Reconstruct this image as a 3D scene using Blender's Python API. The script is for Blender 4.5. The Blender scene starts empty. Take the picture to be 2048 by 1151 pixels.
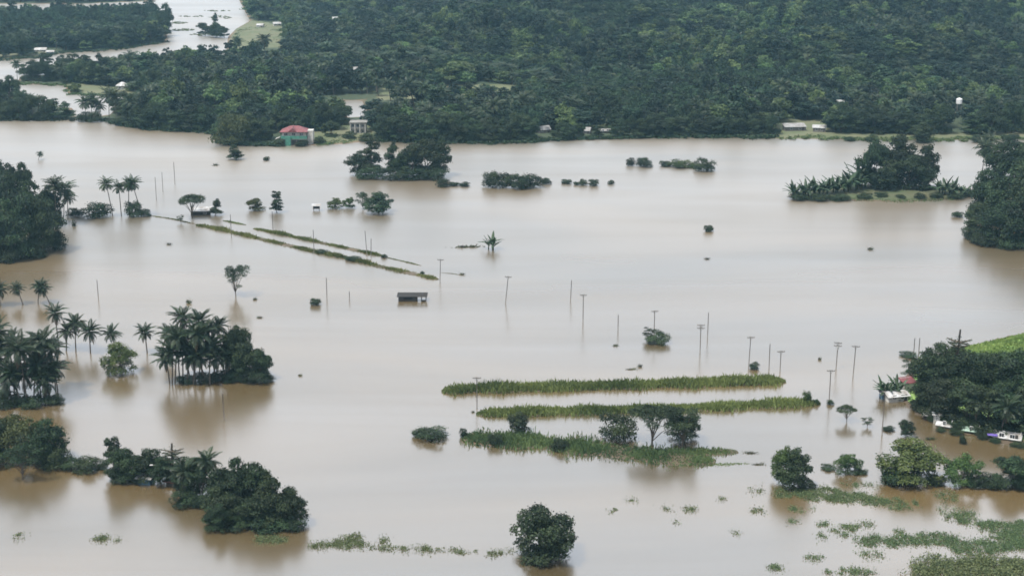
import bpy, math, random
import numpy as np

# ------------------------------------------------------------------ camera, sky, sun, exposure
scene = bpy.context.scene
CAM_H = 142.0
FOC = 3000.0                      # focal length in pixels of the 2048 px wide photograph
PITCH = math.atan(825.0 / FOC)
cam_data = bpy.data.cameras.new('camera')
cam_data.sensor_width = 36.0
cam_data.lens = 36.0 * FOC / 2048.0
cam_data.clip_start = 1.0
cam_data.clip_end = 12000.0
cam = bpy.data.objects.new('camera', cam_data)
scene.collection.objects.link(cam)
cam.location = (0, 0, CAM_H)
cam.rotation_euler = (math.pi / 2 - PITCH, 0, 0)
scene.camera = cam

SUN_EL, SUN_AZ = math.radians(64), math.radians(-128)      # azimuth from +Y (view direction) towards +X
world = bpy.data.worlds.new('World')
scene.world = world
world.use_nodes = True
wn = world.node_tree.nodes
wl = world.node_tree.links
wn.clear()
w_out = wn.new('ShaderNodeOutputWorld')
w_bg = wn.new('ShaderNodeBackground')
w_bg.inputs['Strength'].default_value = 0.085
w_sky = wn.new('ShaderNodeTexSky')
w_sky.sky_type = 'NISHITA'
w_sky.sun_disc = False
w_sky.sun_elevation = SUN_EL
w_sky.sun_rotation = SUN_AZ
w_sky.altitude = 100
w_sky.air_density = 1.0
w_sky.dust_density = 2.0
# an even bright cloud sheet with soft breaks covers the blue
w_tc = wn.new('ShaderNodeTexCoord')
w_map = wn.new('ShaderNodeMapping')
w_map.inputs['Scale'].default_value = (1.0, 1.0, 2.6)
w_noise = wn.new('ShaderNodeTexNoise')
w_noise.inputs['Scale'].default_value = 2.2
w_noise.inputs['Detail'].default_value = 5.0
w_ramp = wn.new('ShaderNodeMapRange')
w_ramp.inputs['From Min'].default_value = 0.30
w_ramp.inputs['From Max'].default_value = 0.70
w_ramp.inputs['To Min'].default_value = 0.72
w_ramp.inputs['To Max'].default_value = 0.95
w_mix = wn.new('ShaderNodeMix')
w_mix.data_type = 'RGBA'
w_mix.inputs['B'].default_value = (9.3, 9.6, 10.3, 1)
wl.new(w_tc.outputs['Generated'], w_map.inputs['Vector'])
wl.new(w_map.outputs['Vector'], w_noise.inputs['Vector'])
wl.new(w_noise.outputs['Fac'], w_ramp.inputs['Value'])
wl.new(w_ramp.outputs['Result'], w_mix.inputs['Factor'])
wl.new(w_sky.outputs['Color'], w_mix.inputs['A'])
wl.new(w_mix.outputs['Result'], w_bg.inputs['Color'])
wl.new(w_bg.outputs['Background'], w_out.inputs['Surface'])

sun_data = bpy.data.lights.new('sun', 'SUN')
sun_data.energy = 3.4
sun_data.angle = math.radians(2)
sun_data.color = (1.0, 0.95, 0.86)
sun = bpy.data.objects.new('sun', sun_data)
scene.collection.objects.link(sun)
sun.rotation_euler = (math.pi / 2 - SUN_EL, 0, math.pi - SUN_AZ)

scene.view_settings.view_transform = 'Standard'
scene.view_settings.look = 'None'
scene.view_settings.exposure = 0.63
scene.view_settings.gamma = 1.0
scene.view_settings.use_curve_mapping = False
cy = scene.cycles
cy.max_bounces = 5
cy.diffuse_bounces = 2
cy.glossy_bounces = 2
cy.transmission_bounces = 2
cy.volume_bounces = 0
cy.use_denoising = True
cy.caustics_reflective = False
cy.caustics_refractive = False
cy.filter_width = 1.7

# ------------------------------------------------------------------ helpers
rng = np.random.default_rng(7)
random.seed(7)
C = scene.collection
SP, CP = math.sin(PITCH), math.cos(PITCH)


def U(px, py, z=0.0):
    """Point on the level z that the photograph shows at pixel (px, py)."""
    dx = (px - 1024.0) / FOC
    dy = (575.5 - py) / FOC
    vx, vy, vz = dx, dy * SP + CP, dy * CP - SP
    t = (z - CAM_H) / vz
    return np.array([vx * t, vy * t, z])


def MPP(px, py):
    """Metres per photograph pixel at the water level there."""
    dy = (575.5 - py) / FOC
    return (CAM_H / (SP - dy * CP)) / FOC


def Upoly(pts):
    return np.array([U(x, y)[:2] for x, y in pts])


def link(o, parent=None):
    C.objects.link(o)
    if parent is not None:
        o.parent = parent
    return o


def tag(o, label=None, cat=None, group=None, kind=None):
    if label:
        o['label'] = label
    if cat:
        o['category'] = cat
    if group:
        o['group'] = group
    if kind:
        o['kind'] = kind
    return o


def empty(name, loc, rz=0.0, scale=(1, 1, 1)):
    o = bpy.data.objects.new(name, None)
    o.empty_display_size = 0.3
    o.location = loc
    o.rotation_euler = (0, 0, rz)
    o.scale = scale
    return link(o)


def inst(name, mesh, parent=None, loc=(0, 0, 0), rot=(0, 0, 0), scale=(1, 1, 1)):
    o = bpy.data.objects.new(name, mesh)
    o.location = loc
    o.rotation_euler = rot
    o.scale = scale
    return link(o, parent)


class MB:
    """Collects faces, with a material slot and a tint per face, into one mesh."""
    def __init__(self):
        self.v, self.f, self.m, self.t = [], [], [], []

    def n(self):
        return len(self.v)

    def face(self, pts, m=0, t=0.5):
        b = len(self.v)
        self.v.extend([tuple(p) for p in pts])
        self.f.append(tuple(range(b, b + len(pts))))
        self.m.append(m)
        self.t.append(t)

    def box(self, x0, x1, y0, y1, z0, z1, m=0, t=0.5):
        b = len(self.v)
        for z in (z0, z1):
            self.v += [(x0, y0, z), (x1, y0, z), (x1, y1, z), (x0, y1, z)]
        for q in ((3, 2, 1, 0), (4, 5, 6, 7), (0, 1, 5, 4), (1, 2, 6, 5), (2, 3, 7, 6), (3, 0, 4, 7)):
            self.f.append(tuple(b + i for i in q))
            self.m.append(m)
            self.t.append(t)

    def tube(self, pts, radii, sides=7, m=0, t=0.5, cap=True):
        pts = [np.array(p, float) for p in pts]
        b = len(self.v)
        k = len(pts)
        for i, p in enumerate(pts):
            d = pts[min(i + 1, k - 1)] - pts[max(i - 1, 0)]
            d = d / (np.linalg.norm(d) + 1e-9)
            a = np.array([0, 0, 1.0]) if abs(d[2]) < 0.9 else np.array([1.0, 0, 0])
            u = np.cross(d, a)
            u /= np.linalg.norm(u)
            w = np.cross(d, u)
            for s in range(sides):
                an = 2 * math.pi * s / sides
                self.v.append(tuple(p + radii[i] * (math.cos(an) * u + math.sin(an) * w)))
        for i in range(k - 1):
            for s in range(sides):
                s2 = (s + 1) % sides
                self.f.append((b + i * sides + s, b + i * sides + s2, b + (i + 1) * sides + s2, b + (i + 1) * sides + s))
                self.m.append(m)
                self.t.append(t)
        if cap:
            self.f.append(tuple(b + s for s in range(sides)))
            self.f.append(tuple(b + (k - 1) * sides + s for s in range(sides - 1, -1, -1)))
            self.m += [m, m]
            self.t += [t, t]

    def leaves(self, P, N, size, m=0, tint=None, aspect=0.62, bend=0.18):
        """Diamond leaf sprays centred on P facing N."""
        P = np.asarray(P)
        k = len(P)
        N = N / (np.linalg.norm(N, axis=1, keepdims=True) + 1e-9)
        R = rng.normal(size=(k, 3))
        Uv = np.cross(N, R)
        Uv /= (np.linalg.norm(Uv, axis=1, keepdims=True) + 1e-9)
        Vv = np.cross(N, Uv)
        s = np.broadcast_to(np.asarray(size), (k,))[:, None]
        if tint is None:
            tint = rng.random(k)
        a = P + Uv * s * 0.5 - N * s * bend
        b_ = P + Vv * s * 0.5 * aspect
        c = P - Uv * s * 0.5 - N * s * bend
        d = P - Vv * s * 0.5 * aspect
        allv = np.stack([a, b_, c, d], 1).reshape(-1, 3)
        base = len(self.v)
        self.v.extend(map(tuple, allv.tolist()))
        self.f.extend([(base + 4 * i, base + 4 * i + 1, base + 4 * i + 2, base + 4 * i + 3) for i in range(k)])
        self.m.extend([m] * k)
        self.t.extend(np.asarray(tint).tolist())

    def mesh(self, name, mats, smooth=False):
        me = bpy.data.meshes.new(name)
        me.from_pydata(self.v, [], self.f)
        for mt in mats:
            me.materials.append(mt)
        if len(mats) > 1:
            me.polygons.foreach_set('material_index', self.m)
        at = me.attributes.new('tint', 'FLOAT', 'FACE')
        at.data.foreach_set('value', np.asarray(self.t, dtype=np.float32))
        if smooth:
            me.polygons.foreach_set('use_smooth', [True] * len(self.f))
        me.update()
        return me


# ------------------------------------------------------------------ materials
def new_mat(name):
    m = bpy.data.materials.new(name)
    m.use_nodes = True
    nt = m.node_tree
    return m, nt, nt.nodes['Principled BSDF'], nt.nodes['Material Output']


def leaf_mat(name, dark, light, dry=None, rough=0.55, transl=0.22, vary=0.35):
    """Leaf colour differs from leaf to leaf (tint) and from plant to plant (random)."""
    m, nt, p, out = new_mat(name)
    at = nt.nodes.new('ShaderNodeAttribute')
    at.attribute_name = 'tint'
    ramp = nt.nodes.new('ShaderNodeMix')
    ramp.data_type = 'RGBA'
    ramp.inputs['A'].default_value = (*dark, 1)
    ramp.inputs['B'].default_value = (*light, 1)
    nt.links.new(at.outputs['Fac'], ramp.inputs['Factor'])
    oi = nt.nodes.new('ShaderNodeObjectInfo')
    hs = nt.nodes.new('ShaderNodeHueSaturation')
    mr = nt.nodes.new('ShaderNodeMapRange')
    mr.inputs['To Min'].default_value = 1 - vary
    mr.inputs['To Max'].default_value = 1 + vary
    nt.links.new(oi.outputs['Random'], mr.inputs['Value'])
    nt.links.new(mr.outputs['Result'], hs.inputs['Value'])
    mh = nt.nodes.new('ShaderNodeMath')
    mh.operation = 'MULTIPLY'
    mh.inputs[1].default_value = 7.31
    fr = nt.nodes.new('ShaderNodeMath')
    fr.operation = 'FRACT'
    nt.links.new(oi.outputs['Random'], mh.inputs[0])
    nt.links.new(mh.outputs[0], fr.inputs[0])
    mr2 = nt.nodes.new('ShaderNodeMapRange')
    mr2.inputs['To Min'].default_value = 0.47
    mr2.inputs['To Max'].default_value = 0.525
    nt.links.new(fr.outputs[0], mr2.inputs['Value'])
    nt.links.new(mr2.outputs['Result'], hs.inputs['Hue'])
    nt.links.new(ramp.outputs['Result'], hs.inputs['Color'])
    p.inputs['Roughness'].default_value = rough
    p.inputs['Specular IOR Level'].default_value = 0.3
    nt.links.new(hs.outputs['Color'], p.inputs['Base Color'])
    tr = nt.nodes.new('ShaderNodeBsdfTranslucent')
    nt.links.new(hs.outputs['Color'], tr.inputs['Color'])
    mx = nt.nodes.new('ShaderNodeMixShader')
    mx.inputs[0].default_value = transl
    nt.links.new(p.outputs[0], mx.inputs[1])
    nt.links.new(tr.outputs[0], mx.inputs[2])
    nt.links.new(mx.outputs[0], out.inputs['Surface'])
    return m


def plain_mat(name, col, rough=0.8, col2=None, scale=3.0, metal=0.0, bump=0.0):
    m, nt, p, out = new_mat(name)
    p.inputs['Roughness'].default_value = rough
    p.inputs['Metallic'].default_value = metal
    c2 = col2 if col2 else tuple(c * 0.72 for c in col)
    tc = nt.nodes.new('ShaderNodeTexCoord')
    nz = nt.nodes.new('ShaderNodeTexNoise')
    nz.inputs['Scale'].default_value = scale
    nz.inputs['Detail'].default_value = 6
    nt.links.new(tc.outputs['Object'], nz.inputs['Vector'])
    cr = nt.nodes.new('ShaderNodeMapRange')
    cr.inputs['From Min'].default_value = 0.35
    cr.inputs['From Max'].default_value = 0.65
    nt.links.new(nz.outputs['Fac'], cr.inputs['Value'])
    mx = nt.nodes.new('ShaderNodeMix')
    mx.data_type = 'RGBA'
    mx.inputs['A'].default_value = (*col, 1)
    mx.inputs['B'].default_value = (*c2, 1)
    nt.links.new(cr.outputs['Result'], mx.inputs['Factor'])
    nt.links.new(mx.outputs['Result'], p.inputs['Base Color'])
    if bump:
        bp = nt.nodes.new('ShaderNodeBump')
        bp.inputs['Strength'].default_value = bump
        nt.links.new(nz.outputs['Fac'], bp.inputs['Height'])
        nt.links.new(bp.outputs[0], p.inputs['Normal'])
    return m


M = {}
M['leaf'] = leaf_mat('leaf_broad', (0.007, 0.018, 0.010), (0.049, 0.082, 0.035))
M['leaf_blue'] = leaf_mat('leaf_forest', (0.007, 0.020, 0.012), (0.044, 0.084, 0.040), vary=0.6)
M['leaf_forest_light'] = leaf_mat('leaf_forest_light', (0.026, 0.058, 0.022), (0.098, 0.150, 0.055), vary=0.45)
M['leaf_forest_deep'] = leaf_mat('leaf_forest_deep', (0.004, 0.013, 0.010), (0.022, 0.046, 0.030), vary=0.4)
M['leaf_bright'] = leaf_mat('leaf_bright', (0.024, 0.052, 0.016), (0.105, 0.155, 0.046), vary=0.2)
M['leaf_olive'] = leaf_mat('leaf_olive', (0.035, 0.050, 0.018), (0.085, 0.105, 0.038))
M['palm'] = leaf_mat('leaf_palm', (0.012, 0.027, 0.015), (0.052, 0.080, 0.038), rough=0.45)
M['banana'] = leaf_mat('leaf_banana', (0.018, 0.038, 0.020), (0.050, 0.084, 0.042), rough=0.45)
M['reed'] = leaf_mat('reed_blades', (0.054, 0.082, 0.024), (0.205, 0.245, 0.080), vary=0.05)
M['grass'] = leaf_mat('grass_blades', (0.060, 0.110, 0.035), (0.190, 0.260, 0.090), vary=0.05)
M['bank_grass'] = leaf_mat('bank_grass', (0.034, 0.068, 0.030), (0.145, 0.195, 0.074), vary=0.05)
M['black_roof'] = plain_mat('tarred_roof', (0.022, 0.020, 0.018), 0.8, (0.014, 0.013, 0.012), 2.0)
M['field_grass'] = leaf_mat('field_grass', (0.10, 0.19, 0.05), (0.26, 0.38, 0.12), vary=0.05)
M['dull_roof'] = plain_mat('dull_metal_roof', (0.30, 0.30, 0.30), 0.6, (0.18, 0.17, 0.16), 0.6)
M['dead_frond'] = leaf_mat('dead_frond', (0.070, 0.052, 0.030), (0.130, 0.100, 0.060), vary=0.2)
M['weed'] = leaf_mat('weed_leaves', (0.040, 0.072, 0.030), (0.150, 0.195, 0.085), vary=0.05)
M['bark'] = plain_mat('bark', (0.10, 0.08, 0.06), 0.9, (0.05, 0.042, 0.034), 2.0, bump=0.3)
M['palm_bark'] = plain_mat('palm_bark', (0.13, 0.11, 0.09), 0.9, (0.07, 0.06, 0.05), 2.0, bump=0.3)
M['pole'] = plain_mat('weathered_pole', (0.15, 0.135, 0.12), 0.85, (0.09, 0.08, 0.07), 1.5)
M['concrete'] = plain_mat('concrete', (0.27, 0.265, 0.25), 0.85, (0.15, 0.145, 0.135), 0.5)
M['white_wall'] = plain_mat('white_wall', (0.52, 0.51, 0.48), 0.75, (0.34, 0.33, 0.30), 0.5)
M['white_roof'] = plain_mat('white_metal_roof', (0.50, 0.51, 0.52), 0.55, (0.24, 0.22, 0.20), 0.6)
M['grey_roof'] = plain_mat('grey_metal_roof', (0.40, 0.42, 0.43), 0.45, (0.26, 0.24, 0.22), 0.6)
M['red_roof'] = plain_mat('red_metal_roof', (0.20, 0.055, 0.062), 0.6, (0.13, 0.045, 0.048), 0.7)
M['rust_roof'] = plain_mat('rusty_roof', (0.16, 0.075, 0.065), 0.75, (0.085, 0.05, 0.045), 1.2)
M['green_roof'] = plain_mat('pale_green_roof', (0.34, 0.46, 0.38), 0.5, (0.25, 0.34, 0.28), 0.7)
M['blue_wall'] = plain_mat('blue_wall', (0.07, 0.15, 0.22), 0.7, (0.04, 0.09, 0.14), 1.0)
M['green_wall'] = plain_mat('turquoise_wall', (0.055, 0.22, 0.16), 0.7, (0.05, 0.15, 0.11), 0.6)
M['timber'] = plain_mat('dark_timber', (0.055, 0.045, 0.038), 0.85, (0.03, 0.026, 0.022), 2.0)
M['timber_grey'] = plain_mat('grey_timber', (0.16, 0.15, 0.14), 0.85, (0.09, 0.085, 0.08), 2.0)
M['tarp'] = plain_mat('violet_tarpaulin', (0.14, 0.10, 0.36), 0.55, (0.10, 0.07, 0.25), 1.2)
M['glass'] = plain_mat('dark_glass', (0.03, 0.035, 0.04), 0.12)
M['white_paint'] = plain_mat('white_paint', (0.80, 0.80, 0.80), 0.5)
M['mud'] = plain_mat('wet_mud', (0.11, 0.080, 0.05), 0.7, (0.075, 0.058, 0.04), 0.15)
M['turf'] = plain_mat('turf', (0.055, 0.080, 0.032), 0.9, (0.085, 0.085, 0.045), 0.06)
M['field'] = plain_mat('bright_field', (0.17, 0.30, 0.08), 0.9, (0.22, 0.32, 0.10), 0.08)
M['pale_field'] = plain_mat('pale_field', (0.20, 0.21, 0.13), 0.9, (0.13, 0.16, 0.085), 0.05)


def ground_mat():
    """Forest floor: dark leaf litter and undergrowth."""
    return plain_mat('forest_floor', (0.028, 0.045, 0.022), 0.95, (0.045, 0.055, 0.028), 0.05)


M['floor'] = ground_mat()


def water_mat():
    """Silt-laden flood water: brown body under a slightly ruffled reflecting surface."""
    m = bpy.data.materials.new('flood_water')
    m.use_nodes = True
    nt = m.node_tree
    nt.nodes.clear()
    N = nt.nodes.new
    L = nt.links.new
    out = N('ShaderNodeOutputMaterial')
    tc = N('ShaderNodeTexCoord')
    # silt varies slowly over the flood plain
    nz = N('ShaderNodeTexNoise')
    nz.inputs['Scale'].default_value = 0.007
    nz.inputs['Detail'].default_value = 7
    nz.inputs['Distortion'].default_value = 1.2
    m2 = N('ShaderNodeMapping')
    m2.inputs['Scale'].default_value = (0.55, 1.6, 1.0)
    m2.inputs['Rotation'].default_value = (0, 0, 0.25)
    L(tc.outputs['Object'], m2.inputs['Vector'])
    L(m2.outputs['Vector'], nz.inputs['Vector'])
    mr = N('ShaderNodeMapRange')
    mr.inputs['From Min'].default_value = 0.35
    mr.inputs['From Max'].default_value = 0.65
    L(nz.outputs['Fac'], mr.inputs['Value'])
    cm = N('ShaderNodeMix')
    cm.data_type = 'RGBA'
    cm.inputs['A'].default_value = (0.148, 0.101, 0.042, 1)
    cm.inputs['B'].default_value = (0.092, 0.068, 0.031, 1)
    L(mr.outputs['Result'], cm.inputs['Factor'])
    df = N('ShaderNodeBsdfDiffuse')
    L(cm.outputs['Result'], df.inputs['Color'])
    # ruffled patches: small wind ripples, stronger in some drifts than in others
    rp = N('ShaderNodeTexNoise')
    rp.inputs['Scale'].default_value = 0.9
    rp.inputs['Detail'].default_value = 3
    L(tc.outputs['Object'], rp.inputs['Vector'])
    pz = N('ShaderNodeTexNoise')
    pz.inputs['Scale'].default_value = 0.012
    pz.inputs['Detail'].default_value = 3
    mp = N('ShaderNodeMapping')
    mp.inputs['Scale'].default_value = (0.35, 1.0, 1.0)
    L(tc.outputs['Object'], mp.inputs['Vector'])
    L(mp.outputs['Vector'], pz.inputs['Vector'])
    pm = N('ShaderNodeMapRange')
    pm.inputs['From Min'].default_value = 0.35
    pm.inputs['From Max'].default_value = 0.7
    pm.inputs['To Min'].default_value = 0.02
    pm.inputs['To Max'].default_value = 0.10
    L(pz.outputs['Fac'], pm.inputs['Value'])
    bp = N('ShaderNodeBump')
    bp.inputs['Distance'].default_value = 0.05
    L(pm.outputs['Result'], bp.inputs['Strength'])
    L(rp.outputs['Fac'], bp.inputs['Height'])
    gl = N('ShaderNodeBsdfGlossy')
    rm = N('ShaderNodeMapRange')
    rm.inputs['From Min'].default_value = 0.35
    rm.inputs['From Max'].default_value = 0.7
    rm.inputs['To Min'].default_value = 0.19
    rm.inputs['To Max'].default_value = 0.27
    L(pz.outputs['Fac'], rm.inputs['Value'])
    # the open reach farther out is wind-ruffled, the near water lies in the lee
    sx = N('ShaderNodeSeparateXYZ')
    L(tc.outputs['Object'], sx.inputs[0])
    wr = N('ShaderNodeMapRange')
    wr.interpolation_type = 'SMOOTHSTEP'
    wr.inputs['From Min'].default_value = 400
    wr.inputs['From Max'].default_value = 820
    wr.inputs['To Min'].default_value = 0.0
    wr.inputs['To Max'].default_value = 0.17
    L(sx.outputs['Y'], wr.inputs['Value'])
    ra = N('ShaderNodeMath')
    ra.operation = 'ADD'
    L(rm.outputs['Result'], ra.inputs[0])
    L(wr.outputs['Result'], ra.inputs[1])
    L(ra.outputs[0], gl.inputs['Roughness'])
    gl.inputs['Color'].default_value = (0.95, 0.98, 1.0, 1)
    L(bp.outputs[0], gl.inputs['Normal'])
    fr = N('ShaderNodeFresnel')
    fr.inputs['IOR'].default_value = 1.33
    fm = N('ShaderNodeMapRange')
    fm.inputs['From Min'].default_value = 0.0
    fm.inputs['From Max'].default_value = 1.0
    fm.inputs['To Min'].default_value = 0.41
    fm.inputs['To Max'].default_value = 0.70
    L(fr.outputs[0], fm.inputs['Value'])
    mx = N('ShaderNodeMixShader')
    # faint wind lanes: the surface mirrors a little more or less from lane to lane
    lz = N('ShaderNodeTexNoise')
    lz.inputs['Scale'].default_value = 0.03
    lz.inputs['Detail'].default_value = 6
    lz.inputs['Distortion'].default_value = 0.6
    lm = N('ShaderNodeMapping')
    lm.inputs['Scale'].default_value = (0.16, 1.0, 1.0)
    lm.inputs['Rotation'].default_value = (0, 0, -0.12)
    L(tc.outputs['Object'], lm.inputs['Vector'])
    L(lm.outputs['Vector'], lz.inputs['Vector'])
    lr = N('ShaderNodeMapRange')
    lr.inputs['From Min'].default_value = 0.3
    lr.inputs['From Max'].default_value = 0.7
    lr.inputs['To Min'].default_value = 0.90
    lr.inputs['To Max'].default_value = 1.06
    L(lz.outputs['Fac'], lr.inputs['Value'])
    lx = N('ShaderNodeMath')
    lx.operation = 'MULTIPLY'
    L(fm.outputs['Result'], lx.inputs[0])
    L(lr.outputs['Result'], lx.inputs[1])
    L(lx.outputs[0], mx.inputs[0])
    L(df.outputs[0], mx.inputs[1])
    L(gl.outputs[0], mx.inputs[2])
    L(mx.outputs[0], out.inputs['Surface'])
    return m


M['water'] = water_mat()

# ------------------------------------------------------------------ plant patterns (each used by many plants)
def unit(k):
    v = rng.normal(size=(k, 3))
    return v / np.linalg.norm(v, axis=1, keepdims=True)


def crown_shape(W, H, z0, lobes, leaves, leaf, shape='round', fill=0.72):
    """Leaf sprays on the shells of many uneven lobes; returns builder and lobe centres."""
    mb = MB()
    cs, rs = [], []
    hc = (H - z0)
    heads = []                           # a few big limbs, each carrying its own head of leaves
    nh = int(rng.integers(5, 8))
    for i in range(nh):
        a = i * 6.283 / nh + rng.uniform(-.5, .5)
        rr = W * rng.uniform(0.10, 0.36)
        heads.append((rr * math.cos(a), rr * math.sin(a), z0 + hc * rng.uniform(0.36, 0.66)))
    heads.append((rng.uniform(-.12, .12) * W, rng.uniform(-.12, .12) * W, z0 + hc * rng.uniform(0.72, 0.84)))
    for i in range(lobes):
        while True:
            q = rng.uniform(-1, 1, 3)
            if np.linalg.norm(q) <= 1:
                break
        if shape == 'round':
            hd = heads[i % len(heads)]
            c = np.array([hd[0] + q[0] * W * 0.17, hd[1] + q[1] * W * 0.17, hd[2] + q[2] * hc * 0.17])
            r = W * rng.uniform(0.075, 0.155)
        elif shape == 'flat':
            a = rng.uniform(0, 2 * math.pi)
            rr = math.sqrt(rng.random()) * W * 0.40
            c = np.array([rr * math.cos(a), rr * math.sin(a), z0 + hc * (0.62 - 0.35 * (rr / (W * 0.4)) ** 2 + rng.uniform(-.12, .12))])
            r = W * rng.uniform(0.09, 0.15)
        elif shape == 'tall':
            zz = rng.random()
            rr = W * 0.30 * (1.05 - 0.55 * zz) * math.sqrt(rng.random())
            a = rng.uniform(0, 2 * math.pi)
            c = np.array([rr * math.cos(a), rr * math.sin(a), z0 + hc * (0.08 + 0.8 * zz)])
            r = W * rng.uniform(0.15, 0.24) * (1.1 - 0.5 * zz)
        elif shape == 'open':
            a = i * 2.4 + rng.uniform(-.4, .4)
            rr = W * rng.uniform(0.12, 0.40)
            c = np.array([rr * math.cos(a), rr * math.sin(a), z0 + hc * rng.uniform(0.15, 0.88)])
            r = W * rng.uniform(0.08, 0.15)
        else:  # mound: a bush that reaches the water
            a = rng.uniform(0, 2 * math.pi)
            rr = math.sqrt(rng.random()) * W * 0.36
            top = math.sqrt(max(0.05, 1 - (rr / (W * 0.5)) ** 2))
            c = np.array([rr * math.cos(a), rr * math.sin(a), H * top * rng.uniform(0.15, 0.74)])
            r = W * rng.uniform(0.10, 0.19)
        cs.append(c)
        rs.append(r)
    if shape in ('round', 'tall', 'mound'):
        for i in range(7):               # low skirts: the flood stands up to the leaves
            a = i * 0.9 + rng.uniform(-.3, .3)
            rr = W * rng.uniform(0.10, 0.36)
            cs.append(np.array([rr * math.cos(a), rr * math.sin(a), z0 + hc * rng.uniform(0.06, 0.16)]))
            rs.append(W * rng.uniform(0.11, 0.17))
        lobes += 7
    cs, rs = np.array(cs), np.array(rs)
    w = rs ** 2
    w /= w.sum()
    P, Nn, T = [], [], []
    lobe_t = rng.uniform(0.10, 0.85, lobes)  # random tone per lobe; its contrast imitates sunlit and shaded leaf clumps
    need = leaves
    while need > 0:
        k = need * 2
        li = rng.choice(lobes, k, p=w)
        d = unit(k)
        d[:, 2] = np.where(d[:, 2] < -0.35, -d[:, 2] * 0.6, d[:, 2])
        d /= np.linalg.norm(d, axis=1, keepdims=True)
        flat = 0.62 if shape == 'flat' else 0.85
        rad = rs[li] * np.where(rng.random(k) < 0.14, rng.uniform(1.05, 1.45, k), rng.uniform(fill - 0.1, 1.08, k))
        off = d * rad[:, None]
        off[:, 2] *= flat
        p = cs[li] + off
        # drop most sprays that sit deep inside another lobe
        dist = np.linalg.norm(p[:, None, :] - cs[None], axis=2) / rs[None]
        deep = dist.min(axis=1) < 0.55
        keep = (~deep | (rng.random(k) < 0.15)) & (p[:, 2] > 0.03)
        p, d, li = p[keep][:need], d[keep][:need], li[keep][:need]
        P.append(p)
        Nn.append(d + rng.normal(size=p.shape) * 0.45 + np.array([0, 0, 0.35]))
        T.append(np.clip(lobe_t[li] + rng.normal(size=len(p)) * 0.25, 0, 1))
        need -= len(p)
    P, Nn, T = np.concatenate(P), np.concatenate(Nn), np.concatenate(T)
    # normalise to the wanted outline
    ext = np.percentile(np.abs(P[:, :2]), 98)
    P[:, :2] *= (W * 0.5) / ext
    cs[:, :2] *= (W * 0.5) / ext
    top = np.percentile(P[:, 2], 99.5)
    fac = H / top
    P[:, 2] *= fac
    cs[:, 2] *= fac
    mb.leaves(P, Nn, leaf * rng.uniform(0.65, 1.25, len(P)), tint=T)
    return mb, cs


def trunk_shape(H, W, cs, r0, fork=0.3, limbs=7, lean=0.05):
    mb = MB()
    top = np.array([rng.uniform(-1, 1) * W * lean, rng.uniform(-1, 1) * W * lean, H * 0.78])
    base = np.array([0, 0, -3.0])
    pts = [base + (top - base) * s + np.array([math.sin(s * 5) * 0.12, math.cos(s * 4) * 0.1, 0]) for s in np.linspace(0, 1, 6)]
    mb.tube(pts, list(np.linspace(r0, r0 * 0.25, 6)), 8)
    order = rng.permutation(len(cs))[:limbs]
    for i in order:
        s = rng.uniform(fork, fork + 0.3)
        p0 = base + (top - base) * max(s, 0.25)
        p0[2] = max(p0[2], H * 0.12)
        p3 = cs[i]
        mid = (p0 + p3) / 2 + np.array([0, 0, 0.04 * H])
        mb.tube([p0, mid, p3], [r0 * 0.42, r0 * 0.28, r0 * 0.10], 6)
    return mb


TREE = {}


def make_tree(key, W, H, z0, lobes, leaves, leaf, shape, mat, r0=0.28, limbs=7):
    mb, cs = crown_shape(W, H, z0, lobes, leaves, leaf, shape)
    tb = trunk_shape(H, W, cs, r0, limbs=limbs)
    TREE[key] = dict(W=W, H=H, crown=mb.mesh('crown_' + key, [M[mat]]), trunk=tb.mesh('trunk_' + key, [M['bark']], True),
                     parts=(mb, tb), mat=mat)


for i in range(5):
    make_tree('b%d' % i, 10, 10, 0.9 - 0.15 * i, 44 + 3 * i, 7500, 0.55, 'round', 'leaf')
for i in range(2):
    make_tree('g%d' % i, 8, 7, 0.3, 40, 6000, 0.42, 'round', 'leaf_bright', 0.2)
for i in range(2):
    make_tree('t%d' % i, 6, 11, 0.8, 20, 5000, 0.46, 'tall', 'leaf', 0.22)
for i in range(2):
    make_tree('u%d' % i, 13, 11, 5.6, 34, 6500, 0.42, 'flat', 'leaf', 0.34, 12)
for i in range(2):
    make_tree('o%d' % i, 8, 8.5, 1.9, 22, 3000, 0.34, 'open', 'leaf', 0.2, 14)
for i in range(3):
    make_tree('s%d' % i, 5, 3.2, 0.0, 22, 3000, 0.30, 'mound', 'leaf', 0.12, 6)
make_tree('y0', 5, 3.0, 0.0, 22, 3000, 0.30, 'mound', 'leaf_bright', 0.12, 6)
make_tree('v0', 8, 6, 0.3, 36, 5500, 0.40, 'round', 'leaf_olive', 0.2)


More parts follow.
